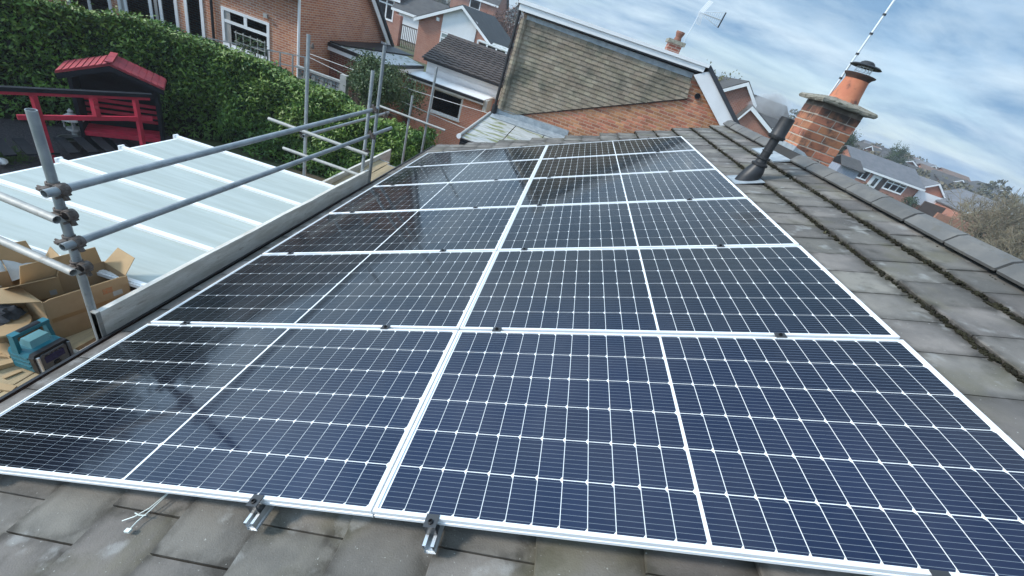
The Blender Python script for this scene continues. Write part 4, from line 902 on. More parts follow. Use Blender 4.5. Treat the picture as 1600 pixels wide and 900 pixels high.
# house beyond the hedge
lh = thing('brick_house', (-13, 16, ZG), 'red brick house with white patio doors and white corner downpipe behind the hedge', 'house')
HX, HY = -8.62, 13.0
side = [(HX, HY, ZG), (HX, HY, .42), (HX, 15.55, 2.32), (HX, 19.3, -.62), (HX, 19.3, ZG)]
mb = MB(); mb.prism([(HX - 12, *p[1:]) for p in side], (12, 0, 0)); mb.build('wall', M_house, lh)
mb = MB(); mb.prism([(HX - .01, 15.55, 2.33), (HX - .01, 19.62, -.86), (HX - .01, 19.62, -.98), (HX - .01, 15.55, 2.20)], (.30, 0, 0)); mb.build('roof_verge', M_roofb, lh)
mb = MB(); mb.prism([(HX + .20, 15.5, 2.20), (HX + .20, 19.42, -.92), (HX + .20, 19.38, -1.14), (HX + .20, 15.5, 1.96)], (.03, 0, 0)); mb.build('barge_board', M_white, lh)
mb = MB(); mb.prism([(HX + .05, 18.75, -.78), (HX + .05, 19.4, -.95), (HX + .05, 19.4, -1.15), (HX + .05, 18.75, -1.15)], (.16, 0, 0)); mb.build('eaves_box', M_white, lh)
mb = MB(); mb.prism([(HX - 12, 15.55, 2.34), (HX, 15.55, 2.34), (HX, 19.6, -.74), (HX - 12, 19.6, -.74)], (0, 0, .09)); mb.build('roof', M_roofb, lh)
mb = MB(); mb.prism([(HX - 12, 12.6, .20), (HX + .05, 12.6, .20), (HX + .05, 15.55, 2.36), (HX - 12, 15.55, 2.36)], (0, 0, .09)); mb.build('front_roof', M_roofb, lh)
mb = MB(); mb.tube((HX + .035, HY - .06, ZG), (HX + .035, HY - .06, .3), .042, 12); mb.build('downpipe', M_white, lh, smooth=True)
mb = MB(); mb.tube((-11.46, HY - .06, ZG), (-11.45, HY - .06, .3), .04, 10); mb.build('soil_pipe', M_black, lh, smooth=True)
win(lh, -11.17, -9.58, -1.80, -.72, HY, trans=.66, topmull=(.5,), fr=.085, curtains=((0, .14),))
win(lh, -12.42, -11.78, -2.9, -.55, HY, trans=.36, fr=.1, name='door')
win(lh, -14.75, -12.66, -2.9, -.55, HY, mull=(.13, .55, .72), fr=.10, name='patio_door', curtains=((0, .1), (.62, .68)))
win(lh, -16.6, -15.0, -2.9, -.55, HY, mull=(.5,), fr=.1, name='patio_door')
mb = MB(); mb.box(-9.72, -9.60, HY - .10, HY - .03, -.60, -.50); mb.build('security_light', M_stone, lh)
mb = MB(); mb.lathe((-7.86, HY - .5, -.92), [(0, .16), (.04, .12), (.055, .05), (.05, 0), (0, 0)], 8); bf_ = mb.build('bird_feeder', M_rust); tag(recenter(bf_), 'small rusty bird feeder hanging before the lit corner of the brick house', 'bird feeder')
# railings and trellis on the garden edge in front of that house
rl = thing('garden_railing', (-9, 10.9, ZG), 'thin grey metal railing along the raised patio behind the hedge', 'railing')
ra, rb_ = Vector((-11.2, 10.7, -1.46)), Vector((-6.95, 10.7, -.86))
mb = MB(); mb.bar(ra, rb_, .03, .03); mb.bar(ra - Vector((0, 0, .28)), rb_ - Vector((0, 0, .28)), .025, .025); mb.build('rail', M_galv, rl)
for k in range(13):
    p = ra.lerp(rb_, k / 12); mb = MB(); mb.bar((p.x, p.y, ZG), p, .03, .03, (1, 0, 0)); mb.build('baluster', M_galv, rl)
tr = thing('trellis', (-8.4, 10.6, ZG), 'square wooden trellis panel with a climber in front of the kitchen window', 'trellis')
for k in range(5):
    mb = MB(); mb.box(-8.82 + k * .2, -8.80 + k * .2, 10.58, 10.6, -2.2, -.80); mb.build('upright', M_galv2, tr)
for k in range(6):
    mb = MB(); mb.box(-8.84, -7.98, 10.56, 10.578, -1.9 + k * .21, -1.88 + k * .21); mb.build('crossbar', M_galv2, tr)
P = np.stack([g_.uniform(-8.8, -8.0, 900), g_.normal(10.62, .06, 900), g_.uniform(-1.9, -.85, 900)], 1); lo = leaf_obj('climber', P, .07, M_leafd, tr, seed=12); struct(lo, 'stuff')
# flat-roofed garage beside the house
ga = thing('flat_garage', (-7.3, 15.5, ZG), 'brick garage with flat felt roof and white fascia beside the brick house', 'garage')
c = [(-8.60, 14.66), (-6.25, 14.20), (-5.97, 17.1), (-8.60, 19.4)]; gz_ = -.98
mb = MB(); mb.prism([(x_, y_, ZG) for x_, y_ in [(-8.62, 14.85), (-6.42, 14.42), (-6.2, 17.0), (-8.62, 19.2)]], (0, 0, gz_ - ZG - .12)); mb.build('wall', M_house2, ga)
mb = MB(); mb.prism([(x_, y_, gz_) for x_, y_ in c], (0, 0, .05)); mb.build('flat_roof', M_felt, ga)
mb = MB(); mb.bar((*c[0], gz_ + .01), (*c[1], gz_ + .01), .05, .11); mb.bar((*c[1], gz_ + .01), (*c[2], gz_ + .01), .05, .11); mb.build('roof_edge', M_blackm, ga)
mb = MB(); mb.bar((*c[0], gz_ - .12), (*c[1], gz_ - .12), .03, .12); mb.bar((*c[1], gz_ - .12), (*c[2], gz_ - .12), .03, .12); mb.build('fascia', M_white, ga)
mb = MB(); mb.prism([(-8.60, 14.75, gz_ + .06), (-8.2, 14.75, gz_ + .06), (-7.0, 18.6, gz_ + .06), (-8.6, 19.3, gz_ + .06)], (0, 0, .05)); mb.build('raised_felt', M_blackm, ga)
# pierced block wall and posts, brown fence
sw = thing('screen_wall', (-6.5, 11, ZG), 'pierced pale concrete block screen wall at the end of the hedge', 'wall')
for i in range(5):
    for j in range(7):
        x0 = -7.35 + i * .245; z0 = -2.85 + j * .225
        mb = MB(); mb.box(x0, x0 + .235, 11.0, 11.07, z0, z0 + .02); mb.box(x0, x0 + .235, 11.0, 11.07, z0 + .195, z0 + .215); mb.box(x0, x0 + .02, 11.0, 11.07, z0 + .02, z0 + .195); mb.box(x0 + .215, x0 + .235, 11.0, 11.07, z0 + .02, z0 + .195)
        mb.bar((x0 + .02, 11.035, z0 + .02), (x0 + .215, 11.035, z0 + .195), .06, .022, (0, 1, 0)); mb.bar((x0 + .02, 11.035, z0 + .195), (x0 + .215, 11.035, z0 + .02), .056, .022, (0, 1, 0))
        mb.build('screen_block', M_screenblk, sw)
mb = MB(); mb.box(-7.4, -6.1, 10.97, 11.10, -1.255, -1.2); mb.build('coping', M_screenblk, sw)
o = MB().box(-6.10, -5.92, 10.95, 11.12, ZG, -1.02).build('concrete_post', M_stone); tag(recenter(o), 'square concrete post at the end of the pierced block wall', 'post')
fn = thing('garden_fence', (-6, 14, ZG), 'brown close-boarded fence in shade left of the pink brick extension', 'fence')
for k in range(30):
    x0 = -8.3 + k * .105
    if x0 > -5.5: break
    mb = MB(); mb.box(x0, x0 + .098, 13.0 + .012 * (k % 2), 13.02 + .012 * (k % 2), ZG, -1.9 + rng.uniform(-.01, .01)); mb.build('fence_board', M_brown, fn)
mb = MB(); mb.box(-8.3, -5.2, 13.035, 13.08, -2.2, -2.1); mb.box(-8.3, -5.2, 13.035, 13.08, -3.1, -3.0); mb.build('fence_rail', M_brown, fn)
# washing lines
for k, (a, b_, lab) in enumerate((((-7.65, 12, -.99), (-1.9, 12, -.86), 'upper of two thin pale washing lines strung behind the scaffold'), ((-7.65, 12.05, -1.10), (-1.9, 12.05, -1.55), 'lower of two thin pale washing lines strung behind the scaffold'))):
    a, b_ = Vector(a), Vector(b_); pts = [a.lerp(b_, t / 12) - Vector((0, 0, .06 * math.sin(math.pi * t / 12))) for t in range(13)]
    o = MB().path(pts, .011, 5).build('washing_line', M_wire); tag(recenter(o), lab, 'washing line', 'washing lines')

# ------------------------------------------------------------------ trees
def shrubtree(name, c, rx, ry, rz, ztop, label, n=2600, size=.10, mt=M_leafd, cat='tree', trunk=True, seed=3, base=ZG, group=None):
    t = thing(name, (c[0], c[1], base), label, cat, group); gg = np.random.default_rng(seed); zc = ztop - rz
    cl = gg.normal(size=(26, 3)); cl /= np.linalg.norm(cl, axis=1)[:, None]; cl *= gg.uniform(.55, 1., (26, 1)); cl *= [rx, ry, rz]; cl += [c[0], c[1], zc]
    k = gg.integers(0, 26, n); P = cl[k] + gg.normal(size=(n, 3)) * np.array([rx, ry, rz]) * .2
    lo = leaf_obj('crown', P, size, mt, t, seed=seed + 1); struct(lo, 'stuff')
    if trunk:
        mb = MB(); mb.tube((c[0], c[1], base), (c[0] + .05, c[1], zc - rz * .4), .06 * rx / .6, 8, r1=.045 * rx / .6)
        for q in range(6): mb.tube((c[0] + .05, c[1], zc - rz * .45), tuple(cl[q]), .03 * rx / .6, 6, r1=.008)
        mb.build('trunk', M_bark, t)
    return t
shrubtree('topiary_tree', (-5.25, 11.3), .74, .65, .60, -.36, 'round bushy evergreen tree on a bare stem behind the scaffold poles', 16000, .075, seed=21)
shrubtree('shrub', (-5.35, 14.6), .55, .35, .6, -1.15, 'dark climbing shrub against the extension left of its window', 1800, .09, seed=31)
def baretree(name, p, h, spread, label, mt, seed, depth=6, group=None, cat='tree', rtrunk=None, twigs=3):
    t = thing(name, p, label, cat, group); rr_ = random.Random(seed); mbt = MB(); mbc = MB()
    def grow(a, d, ln, r, k):
        if k == 0: return
        b_ = a + d * ln; (mbt if k >= depth - 1 else mbc).tube(a, b_, r, 5 if k >= depth - 2 else 3, r1=r * .62, caps=False)
        nb = 3 if k < depth else 4
        if k <= 2: nb = twigs
        for i in range(nb):
            ax = Vector((rr_.gauss(0, 1), rr_.gauss(0, 1), rr_.gauss(0, .7))).normalized()
            nd = (d + ax * spread * (1.0 if i else .45) + Vector((0, 0, .08))).normalized()
            grow(a.lerp(b_, rr_.uniform(.55, 1)), nd, ln * rr_.uniform(.62, .86), max(r * .6, .011), k - 1)
    grow(Vector(p), Vector((rr_.gauss(0, .05), rr_.gauss(0, .05), 1)).normalized(), h * .27, rtrunk or h * .022, depth)
    mbt.build('trunk', mt, t, fix=False); mbc.build('branches', mt, t, fix=False); return t
baretree('bare_tree', (24.2, 60, ZG), 8.6, .75, 'bare winter tree seen above the vapour from the flue', M_twigd, 5, 6)
bt = [((24.2, 24.2), 6.6, 'nearest the far bungalow garage'), ((24.6, 22.2), 6.9, 'crown cut by the photo edge, front one'), ((26.6, 25.0), 7.2, 'tallest one at the photo edge'), ((25.8, 27.6), 6.9, 'just behind the nearest one'), ((24.4, 20.4), 6.0, 'in the corner by the ridge tiles'), ((29.0, 29.5), 7.8, 'farthest back against the sky'), ((22.6, 20.0), 5.0, 'lowest and closest to the ridge tiles')]
for k, (p, h, lab) in enumerate(bt): baretree('bare_tree', (*p, ZG), h, 1.0, 'leafless brown tree beyond the ridge, ' + lab, M_twig, 141 + k, 7, 'bare bushy trees beyond the ridge', twigs=4)

# ------------------------------------------------------------------ neighbour: chalet bungalow with a tile-hung dormer cheek
nb = thing('chalet_bungalow', (1, 13, ZG), 'neighbouring bungalow with brick gable and big tile-hung dormer cheek', 'house')
NY = 10.0
zl = lambda x_: -.26 + (x_ + .93) * .43          # foot of the tile hanging
mb = MB(); mb.prism([(-1.5, NY, ZG), (6.4, NY, ZG), (6.4, NY, -.95), (2.62, NY, 1.72), (-1.5, NY, 1.72)], (0, 8, 0)); gw = mb.build('gable_wall', M_mortar2, nb)
bks = [rbox('brick', .194, .06, .057, M_brick2, .003, .001, 50 + i) for i in range(4)]
nbk = 0; row = 0; z_ = -.60
while z_ < 1.7:
    x_ = -1.2 + (row % 2) * .104
    while x_ < 4.2:
        xe = x_ + .104
        lower = -.36 + (x_ - .27) * .41 - .20
        upp = zl(x_ + .1) + .06 if x_ + .1 < 2.5 else 1.66
        if z_ > lower and z_ + .02 < upp and z_ < 1.80 - .72 * (x_ + .2 - 2.38) and nbk < 300:
            piece('brick', bks[rng.randrange(4)], gw, Matrix.Translation((xe, NY + .0275 + rng.uniform(-.001, .001), z_ + .03))); nbk += 1
        x_ += .207
    z_ += .069; row += 1
# tile hanging
cheek = [(-1.5, -.32), (-1.5, 1.60), (2.45, 1.63), (2.56, 1.25), (-.93, -.26)]
mb = MB(); mb.prism([(a, NY - .03, b_) for a, b_ in cheek], (0, .026, 0)); ck = mb.build('dormer_cheek', M_deck, nb)
hm = []
for i in range(4):
    r = random.Random(i); b = MB(); wd = .152; vs = []
    for x_, d_ in ((0.001, r.uniform(-.003, .003)), (wd * .5, r.uniform(-.004, .004)), (wd - .0035, r.uniform(-.003, .003))): vs += [(x_, -.026, d_), (x_, -.025, .010 + d_), (x_, -.006, .112), (x_, 0.0, .112), (x_, -.012, d_)]
    fs = [(a * 5 + q, a * 5 + (q + 1) % 5, a * 5 + 5 + (q + 1) % 5, a * 5 + 5 + q) for a in range(2) for q in range(5)] + [(4, 3, 2, 1, 0), (10, 11, 12, 13, 14)]
    b.add(vs, fs); me = b.mesh('hanging_tile', M_hang)
    import bmesh
    bm = bmesh.new(); bm.from_mesh(me); bmesh.ops.recalc_face_normals(bm, faces=bm.faces); bm.to_mesh(me); bm.free(); hm.append(me)
def clip(poly, f):
    out = []
    for p, q in zip(poly, poly[1:] + poly[:1]):
        a, b_ = f(p), f(q)
        if a >= 0: out.append(p)
        if (a >= 0) != (b_ >= 0): t = a / (a - b_); out.append((p[0] + (q[0] - p[0]) * t, p[1] + (q[1] - p[1]) * t))
    return out
nh = 0; extra = MB(); row = 0; z_ = 1.51
while z_ > -.40:
    x_ = -1.50 - (row % 2) * .076
    while x_ < 2.6:
        xa = x_ + .152
        poly = clip([(x_ + .001, z_), (xa - .002, z_), (xa - .002, z_ + .112), (x_ + .001, z_ + .112)], lambda p: p[1] - max(zl(p[0]), -.34))
        poly = clip(poly, lambda p: 2.455 + (1.62 - p[1]) * .27 - p[0]); poly = clip(poly, lambda p: p[0] + 1.45)
        ar_ = abs(sum(p[0] * q[1] - q[0] * p[1] for p, q in zip(poly, poly[1:] + poly[:1]))) / 2 if len(poly) > 2 else 0
        ok = ar_ > .0160
        if not ok and ar_ > .0008: extra.prism([(p[0], NY - .031 - .030 + .024 * (p[1] - z_) / .112, p[1]) for p in poly], (0, .011, 0))
        if ok and nh < 298:
            piece('hanging_tile', hm[rng.randrange(4)], ck, Matrix.Translation((x_, NY - .031 + rng.uniform(-.002, .002), z_ + rng.uniform(-.003, .003)))); nh += 1
        elif ok:
            me = hm[rng.randrange(4)]; extra.add([(v_.co.x + x_, v_.co.y + NY - .031, v_.co.z + z_) for v_ in me.vertices], [tuple(p_.vertices) for p_ in me.polygons])
        x_ += .152
    z_ -= .0905; row += 1
struct(extra.build('cut_tiles', M_hang, ck), 'stuff')
mb = MB(); mb.bar((-.95, NY - .02, zl(-.95) - .012), (2.57, NY - .02, zl(2.57) - .012), .03, .035); mb.build('mortar_fillet', M_soot, ck)
for k in range(21):
    zz_ = 1.52 - k * .0905
    mb = MB(); mb.lathe((-1.46, NY - .045, zz_ - .01), [(.092, 0), (.078, .10), (.0, .10)], 10); mb.build('corner_tile', M_hang, ck)
mb = MB(); mb.prism([(-1.42, NY - .035, 1.60), (2.45, NY - .035, 1.63), (2.45, NY - .035, 1.735), (-1.42, NY - .035, 1.70)], (0, .02, 0)); mb.build('lead_flashing', M_lead, nb)
mb = MB(); mb.prism([(-1.62, NY - .16, 1.735), (2.60, NY - .16, 1.80), (2.60, NY - .16, 1.90), (-1.62, NY - .16, 1.85)], (0, 8, 0)); mb.build('dormer_fascia', M_white, nb)
mb = MB(); mb.prism([(-1.66, NY - .19, 1.855), (2.66, NY - .19, 1.905), (2.66, NY - .19, 1.965), (-1.66, NY - .19, 1.925)], (0, 8.1, 0)); mb.build('dormer_flat_roof', M_white, nb)
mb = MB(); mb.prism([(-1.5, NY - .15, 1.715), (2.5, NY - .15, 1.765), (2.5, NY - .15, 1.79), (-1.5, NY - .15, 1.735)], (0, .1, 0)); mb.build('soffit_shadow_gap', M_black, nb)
mb = MB(); mb.tube((-1.60, NY - .08, -.9), (-1.60, NY - .08, 1.72), .035, 10); mb.tube((-1.60, NY - .08, 1.70), (-1.68, NY - .02, 1.95), .035, 10); mb.lathe((-1.60, NY - .08, -.5), [(.036, 0), (.06, 0), (.07, .12), (.06, .25), (.036, .25)], 10)
for zz_ in (.3, 1.0): mb.lathe((-1.60, NY - .08, zz_), [(.036, 0), (.048, 0), (.048, .05), (.036, .05)], 10)
mb.build('downpipe', M_blackm, nb, smooth=True)
bz = [(2.44, 1.70), (3.95, .63), (4.20, .80), (2.72, 1.86)]
mb = MB(); mb.prism([(a, NY - .14, b_) for a, b_ in bz], (0, .03, 0)); mb.build('barge_board', M_white, nb)
mb = MB(); mb.prism([(2.68, NY - .17, 1.87), (6.9, NY - .17, -1.15), (6.9, NY - .17, -1.05), (2.68, NY - .17, 1.97)], (0, 8.2, 0)); mb.build('roof', M_roofb, nb)
mb = MB(); mb.tube((2.75, NY - .05, 1.35), (2.75, NY + .01, 1.35), .062, 16, hollow=.014); vt = mb.build('vent', M_black, nb)
mb = MB(); mb.tube((2.75, NY - .012, 1.35), (2.75, NY + .006, 1.35), .046, 14); mb.build('vent_throat', M_black, vt)
mb = MB(); mb.box(2.10, 2.46, 12.9, 13.3, 1.8, 2.30); nc = mb.build('chimney', M_house2, nb)
mb = MB(); mb.box(2.04, 2.52, 12.84, 13.36, 2.30, 2.39); mb.build('chimney_cap', M_conc, nc)
mb = MB(); mb.lathe((2.30, 13.1, 2.38), [(.11, 0), (.10, .05), (.085, .10), (.10, .15), (.12, .20), (.115, .24), (.08, .24)], 14); mb.build('chimney_pot', mk('old_pot', (.22, .10, .07), rough=.9), nc)
ta = thing('tv_aerial', (2.44, 13, 2.3), 'television aerial with grid reflector on the neighbour chimney', 'aerial')
ap = Vector((2.54, 13.0, 3.14))
mb = MB(); mb.tube((2.44, 13.0, 2.05), ap, .011, 8); mb.build('mast', M_galvw, ta)
mb = MB(); mb.bar(ap, ap + Vector((.62, 0, .0)), .022, .022); mb.build('boom', M_galvw, ta)
mb = MB()
for k in range(9):
    s_ = .12 + .055 * k; hgt = .05 + .014 * k; mb.tube(ap + Vector((s_, -.02, -hgt)), ap + Vector((s_, -.02, hgt)), .006, 5); mb.tube(ap + Vector((s_, -.14, 0)), ap + Vector((s_, .14, 0)), .006, 5)
for q in (-1, 0, 1): mb.tube(ap + Vector((.12, -.02, q * .05)), ap + Vector((.58, -.02, q * .165)), .007, 5)
mb.build('director_rods', M_galvw, ta)
mb = MB(); mb.bar(ap + Vector((.60, -.02, -.18)), ap + Vector((.62, -.02, .18)), .03, .03); mb.build('end_bar', M_blackm, ta)
for s_ in (1, -1):
    for q in range(4):
        o_ = Vector((-.03 + .035 * q, 0, 0)); mb = MB(); mb.tube(ap + o_, ap + o_ + Vector((.12 if s_ > 0 else .06, 0, s_ * (.30 if s_ > 0 else .26))), .008, 6); mb.build('reflector_rod', M_galvw, ta)
# lean-to roof between the two houses
ln = thing('lean_to', (-.8, 9, ZG), 'lean-to with mossy grey sheet roof against the neighbour gable', 'lean-to')
A, B_, C_, D_ = Vector((-1.64, NY - .02, -.50)), Vector((1.2, NY - .02, -.46)), Vector((1.2, 8.1, -.78)), Vector((-1.84, 8.1, -.815))
for k in range(4):
    for q in range(2):
        a0, a1 = k / 4, (k + 1) / 4; b0, b1 = (0, .52) if q == 0 else (.50, 1)
        P_ = lambda s, t: A.lerp(B_, s).lerp(D_.lerp(C_, s), t) + Vector((0, 0, .012 * (1 - q)))
        mb = MB(); mb.prism([P_(a0 + .004, b0), P_(a1 - .004, b0), P_(a1 - .004, b1), P_(a0 + .004, b1)], (0, 0, .014)); mb.build('roofing_sheet', M_sheet, ln)
mb = MB(); mb.prism([(-1.62, NY - .045, -.30), (.30, NY - .045, -.25), (.30, NY - .045, -.40), (-1.62, NY - .045, -.45)], (0, .02, 0)); mb.prism([(-1.62, NY - .05, -.44), (1.2, NY - .05, -.40), (1.2, NY - .32, -.475), (-1.62, NY - .32, -.515)], (0, 0, .012)); mb.build('lead_flashing', M_lead, ln)
mb = MB(); mb.tube(A + Vector((-.03, -.05, .03)), D_ + Vector((-.03, -.03, .03)), .035, 10); mb.build('edge_trim', M_stone, ln, smooth=True)
mb = MB(); mb.lathe(D_ + Vector((-.03, -.06, .03)), [(0, 0), (.05, 0), (.05, .04), (0, .04)], 10, (0, 1, 0)); mb.build('trim_end', M_white, ln)
mb = MB(); mb.bar(D_ + Vector((0, .02, -.07)), C_ + Vector((0, .02, -.07)), .02, .12); mb.bar(D_ + Vector((0.02, -.04, -.10)), C_ + Vector((0, -.04, -.10)), .08, .06); mb.build('front_gutter', M_black, ln)
mb = MB(); mb.box(-1.72, 1.2, 8.2, 9.9, ZG, -.92); mb.build('wall', M_stone, ln)

# ------------------------------------------------------------------ pink brick extension with tiled roof behind it
ex = thing('brick_extension', (-4.5, 17, ZG), 'pink brick extension with wide dark window and white canopy, brown tiled roof', 'house')
EY = 16.2
mb = MB(); mb.box(-5.85, -3.06, EY, 19.5, ZG, -1.34); mb.build('wall', M_ext, ex)
win(ex, -5.15, -3.9, -2.27, -1.40, EY, fr=.07)
mb = MB(); mb.prism([(-6.12, EY - .35, -1.22), (-3.05, EY - .35, -1.22), (-2.86, EY + .55, -1.13), (-6.0, EY + .55, -1.13)], (0, 0, .05)); mb.build('canopy_roof', M_white, ex)
mb = MB(); mb.box(-6.14, -3.05, EY - .40, EY - .36, -1.29, -1.19); mb.build('gutter', M_black, ex)
mb = MB(); mb.box(-6.10, -3.05, EY - .34, EY - .31, -1.36, -1.29); mb.build('lower_fascia', M_white, ex)
mb = MB(); mb.box(-3.05, -2.9, EY - .3, EY + .6, -1.6, -1.17); mb.build('end_fascia', M_stone, ex)
mb = MB(); mb.box(-5.75, -2.7, EY + .58, 20, -1.15, -.60); mb.build('upper_wall', M_white, ex)
for k in range(2):
    mb = MB(); mb.box(-5.74, -2.7, EY + .55, EY + .58, -1.02 + .2 * k, -.85 + .2 * k); mb.build('cladding_board', M_white, ex)
e0, e1 = Vector((-5.85, EY + .25, -.58)), Vector((-5.85, 19.3, .26))
dz = e1 - e0
nrow = 13; tw = .29
tme = None
for k in range(nrow):
    a = e0 + dz * (k / nrow); b_ = e0 + dz * ((k + 1.12) / nrow); up = Vector((0, -dz.z, dz.y)).normalized()
    mb = MB(); xs0, xs1 = -5.88 + .0 * k, -2.55; n = 24; vs = []; fs = []
    for i in range(n + 1):
        x_ = xs0 + (xs1 - xs0) * i / n; w_ = .022 * (1 if i % 2 else -.3)
        for p, h in ((a, .0), (a, .055), (b_, .012), (b_, -.02)):
            q = p + up * (h + w_); vs.append((x_, q.y, q.z))
    for i in range(n):
        for q in range(4): fs.append((i * 4 + q, i * 4 + (q + 1) % 4, i * 4 + 4 + (q + 1) % 4, i * 4 + 4 + q))
    mb.add(vs, fs); mb.build('tile_course', M_dtile, ex)
mb = MB(); mb.prism([(-5.83, EY + .3, -.62), (-5.83, 19.3, .20), (-5.83, 22.3, -.62)], (3.3, 0, 0)); mb.build('roof_core', M_dtile, ex)
mb = MB(); mb.tube((-5.9, 19.3, .25), (-2.5, 19.3, .25), .09, 8); mb.build('ridge', M_dtile, ex)
mb = MB(); mb.bar((-5.8, EY + .28, -.60), (-2.6, EY + .28, -.60), .10, .08); mb.build('eaves_gutter', M_black, ex)

# ------------------------------------------------------------------ houses farther off
def gable(name, label, x0, x1, y0, y1, zg, ze, zr, axis, wall, roofm, cat='house', group=None, oh=.35, barge=True, clad=None, wins=(), chim=None, xr=None):
    t = thing(name, ((x0 + x1) / 2, (y0 + y1) / 2, zg), label, cat, group)
    if axis == 'y':       # ridge along Y, gable faces the camera
        xm = (x0 + x1) / 2 if xr is None else xr
        mb = MB(); mb.prism([(x0, y0, zg), (x1, y0, zg), (x1, y0, ze), (xm, y0, zr - .12), (x0, y0, ze)], (0, y1 - y0, 0)); mb.build('wall', wall, t)
        for s_, xe in ((-1, x0), (1, x1)):
            sl_ = (zr - ze) / abs(xm - xe); xo = xe + s_ * oh; zo = ze - oh * sl_
            mb = MB(); mb.prism([(xm, y0 - oh, zr), (xo, y0 - oh, zo), (xo, y0 - oh, zo + .14), (xm, y0 - oh, zr + .14)], (0, y1 - y0 + 2 * oh, 0)); mb.build('roof_slope', roofm, t)
            if barge:
                mb = MB(); mb.prism([(xm, y0 - oh - .03, zr + .07), (xo, y0 - oh - .03, zo + .07), (xo, y0 - oh - .03, zo - .16), (xm, y0 - oh - .03, zr - .16)], (0, .028, 0)); mb.build('barge_board', M_white, t)
    else:
        ym = (y0 + y1) / 2
        mb = MB(); mb.prism([(x0, y0, zg), (x0, y1, zg), (x0, y1, ze), (x0, ym, zr - .12), (x0, y0, ze)], (x1 - x0, 0, 0)); mb.build('wall', wall, t)
        for s_, ye in ((-1, y0), (1, y1)):
            sl_ = (zr - ze) / abs(ym - ye); yo = ye + s_ * oh; zo = ze - oh * sl_
            mb = MB(); mb.prism([(x0 - oh, ym, zr), (x0 - oh, yo, zo), (x0 - oh, yo, zo + .14), (x0 - oh, ym, zr + .14)], (x1 - x0 + 2 * oh, 0, 0)); mb.build('roof_slope', roofm, t)
        if barge:
            sl_ = (zr - ze) / (ym - y0); zo = ze - oh * sl_
            mb = MB(); mb.box(x0 - oh, x1 + oh, y0 - oh - .03, y0 - oh - .002, zo - .14, zo + .10); mb.build('fascia', M_white, t)
    for w_ in wins:
        win(t, *w_[:4], y0, **(w_[4] if len(w_) > 4 else {}))
    if chim:
        cx_, cy_, zt = chim; mb = MB(); mb.box(cx_ - .3, cx_ + .3, cy_ - .4, cy_ + .4, zr - .8, zt); mb.build('chimney', M_farbrick, t)
    return t
# white-clad gable house across the gardens
wh = gable('gabled_house', 'brick house with a white-clad gable end and dark roof behind the extension', -14.2, -8.0, 38, 50, ZG, -.35, 1.45, 'y', M_farbrick, M_roofd, xr=-10.77)
mb = MB(); mb.prism([(-12.25, 37.95, -.70), (-9.35, 37.95, -.70), (-9.35, 37.95, .72), (-10.77, 37.95, 1.30), (-12.25, 37.95, .66)], (0, .045, 0)); mb.build('cladding', M_clad, wh)
win(wh, -12.2, -9.4, -2.2, -.72, 37.93, mull=(.28, .64), trans=.72, glass=M_panel, fr=.1)
mb = MB(); mb.box(-12.75, -12.5, 37.85, 37.99, -.1, .15); mb.build('alarm_box', M_white, wh)
ph = thing('porch', (-7.4, 37.5, ZG), 'small white framed porch beside the white gable house', 'porch')
mb = MB(); mb.prism([(-8.9, 37, -.45), (-6.3, 37, -.52), (-6.4, 39, -.34), (-8.9, 39, -.30)], (0, 0, .06)); mb.build('porch_roof', M_felt, ph)
mb = MB()
for x_ in (-8.8, -8.0, -7.2, -6.35): mb.box(x_ - .06, x_ + .06, 37, 37.12, ZG, -.45)
mb.box(-8.8, -6.35, 37.02, 37.1, -1.9, -1.75); mb.build('porch_frame', M_white, ph)
mb = MB(); mb.box(-8.7, -6.4, 37.2, 37.25, ZG, -.5); mb.build('porch_glass', M_pane, ph)
# garage and house to its left
gg_ = gable('white_door_garage', 'house with a big white garage door left of the white-clad gable', -21.4, -17.2, 50, 58, ZG, -.75, .9, 'x', M_farbrick, M_roofd)
mb = MB(); mb.box(-20.95, -18.3, 49.93, 49.99, ZG, -.95); mb.build('garage_door', M_clad, gg_)
pr_ = gable('pale_house', 'house with large pale bay windows at the top of the photo beside the brick house', -27.5, -21.6, 51, 60, ZG, .1, 2.6, 'x', M_farbrick, M_roofd, wins=((-24.6, -22.0, -2.2, -.2, dict(mull=(.33, .66), trans=.75, glass=M_panel, fr=.14)),))
gable('brick_house', 'distant plain brick house with one small upper window behind the white-clad gable', -22.5, -15.5, 72, 80, ZG, 3.2, 6.0, 'x', M_farbrick, M_roofd, wins=((-19.6, -17.9, 1.6, 2.9, dict(glass=M_panel, fr=.15)),))
o = MB().box(-18.5, -17.85, 43, 43.6, ZG, -.95).build('brick_pier', M_farbrick); tag(recenter(o), 'free-standing brick gate pier in front of the white garage door', 'gate pier')
gt = thing('iron_gate', (-17.2, 43.3, ZG), 'reddish ironwork gate between brick pier and white-clad house', 'gate')
mb = MB()
for k in range(9): mb.box(-17.75 + k * .18, -17.70 + k * .18, 43.3, 43.34, ZG, -1.6)
mb.box(-17.8, -16.2, 43.3, 43.34, -1.65, -1.55); mb.box(-17.8, -16.2, 43.3, 43.34, -2.9, -2.8); mb.build('bars', M_brown, gt)
gable('brick_house', 'distant brick house with white barge board at the left of the dormer cheek', -11.5, -6.3, 62, 72, ZG, .7, 2.9, 'y', M_farbrick, M_roofd)
gable('terraced_house', 'distant terraced house with pale walls, leftmost on the skyline', -16.5, -12, 86, 94, ZG, 3.0, 5.2, 'y', M_stone, M_roofd)
gable('terraced_house', 'distant terraced house with pale walls, nearer the red bush on the skyline', -11.8, -8.5, 88, 96, ZG, 2.6, 4.9, 'y', M_stone, M_roofd)
def crowns(name, label, c, r, zt, mt, seed, n=1600, size=.5, base=ZG, cat='tree', group=None):
    return shrubtree(name, c, r, r, (zt - base) * .36, zt, label, n, size, mt, cat, True, seed, base, group)
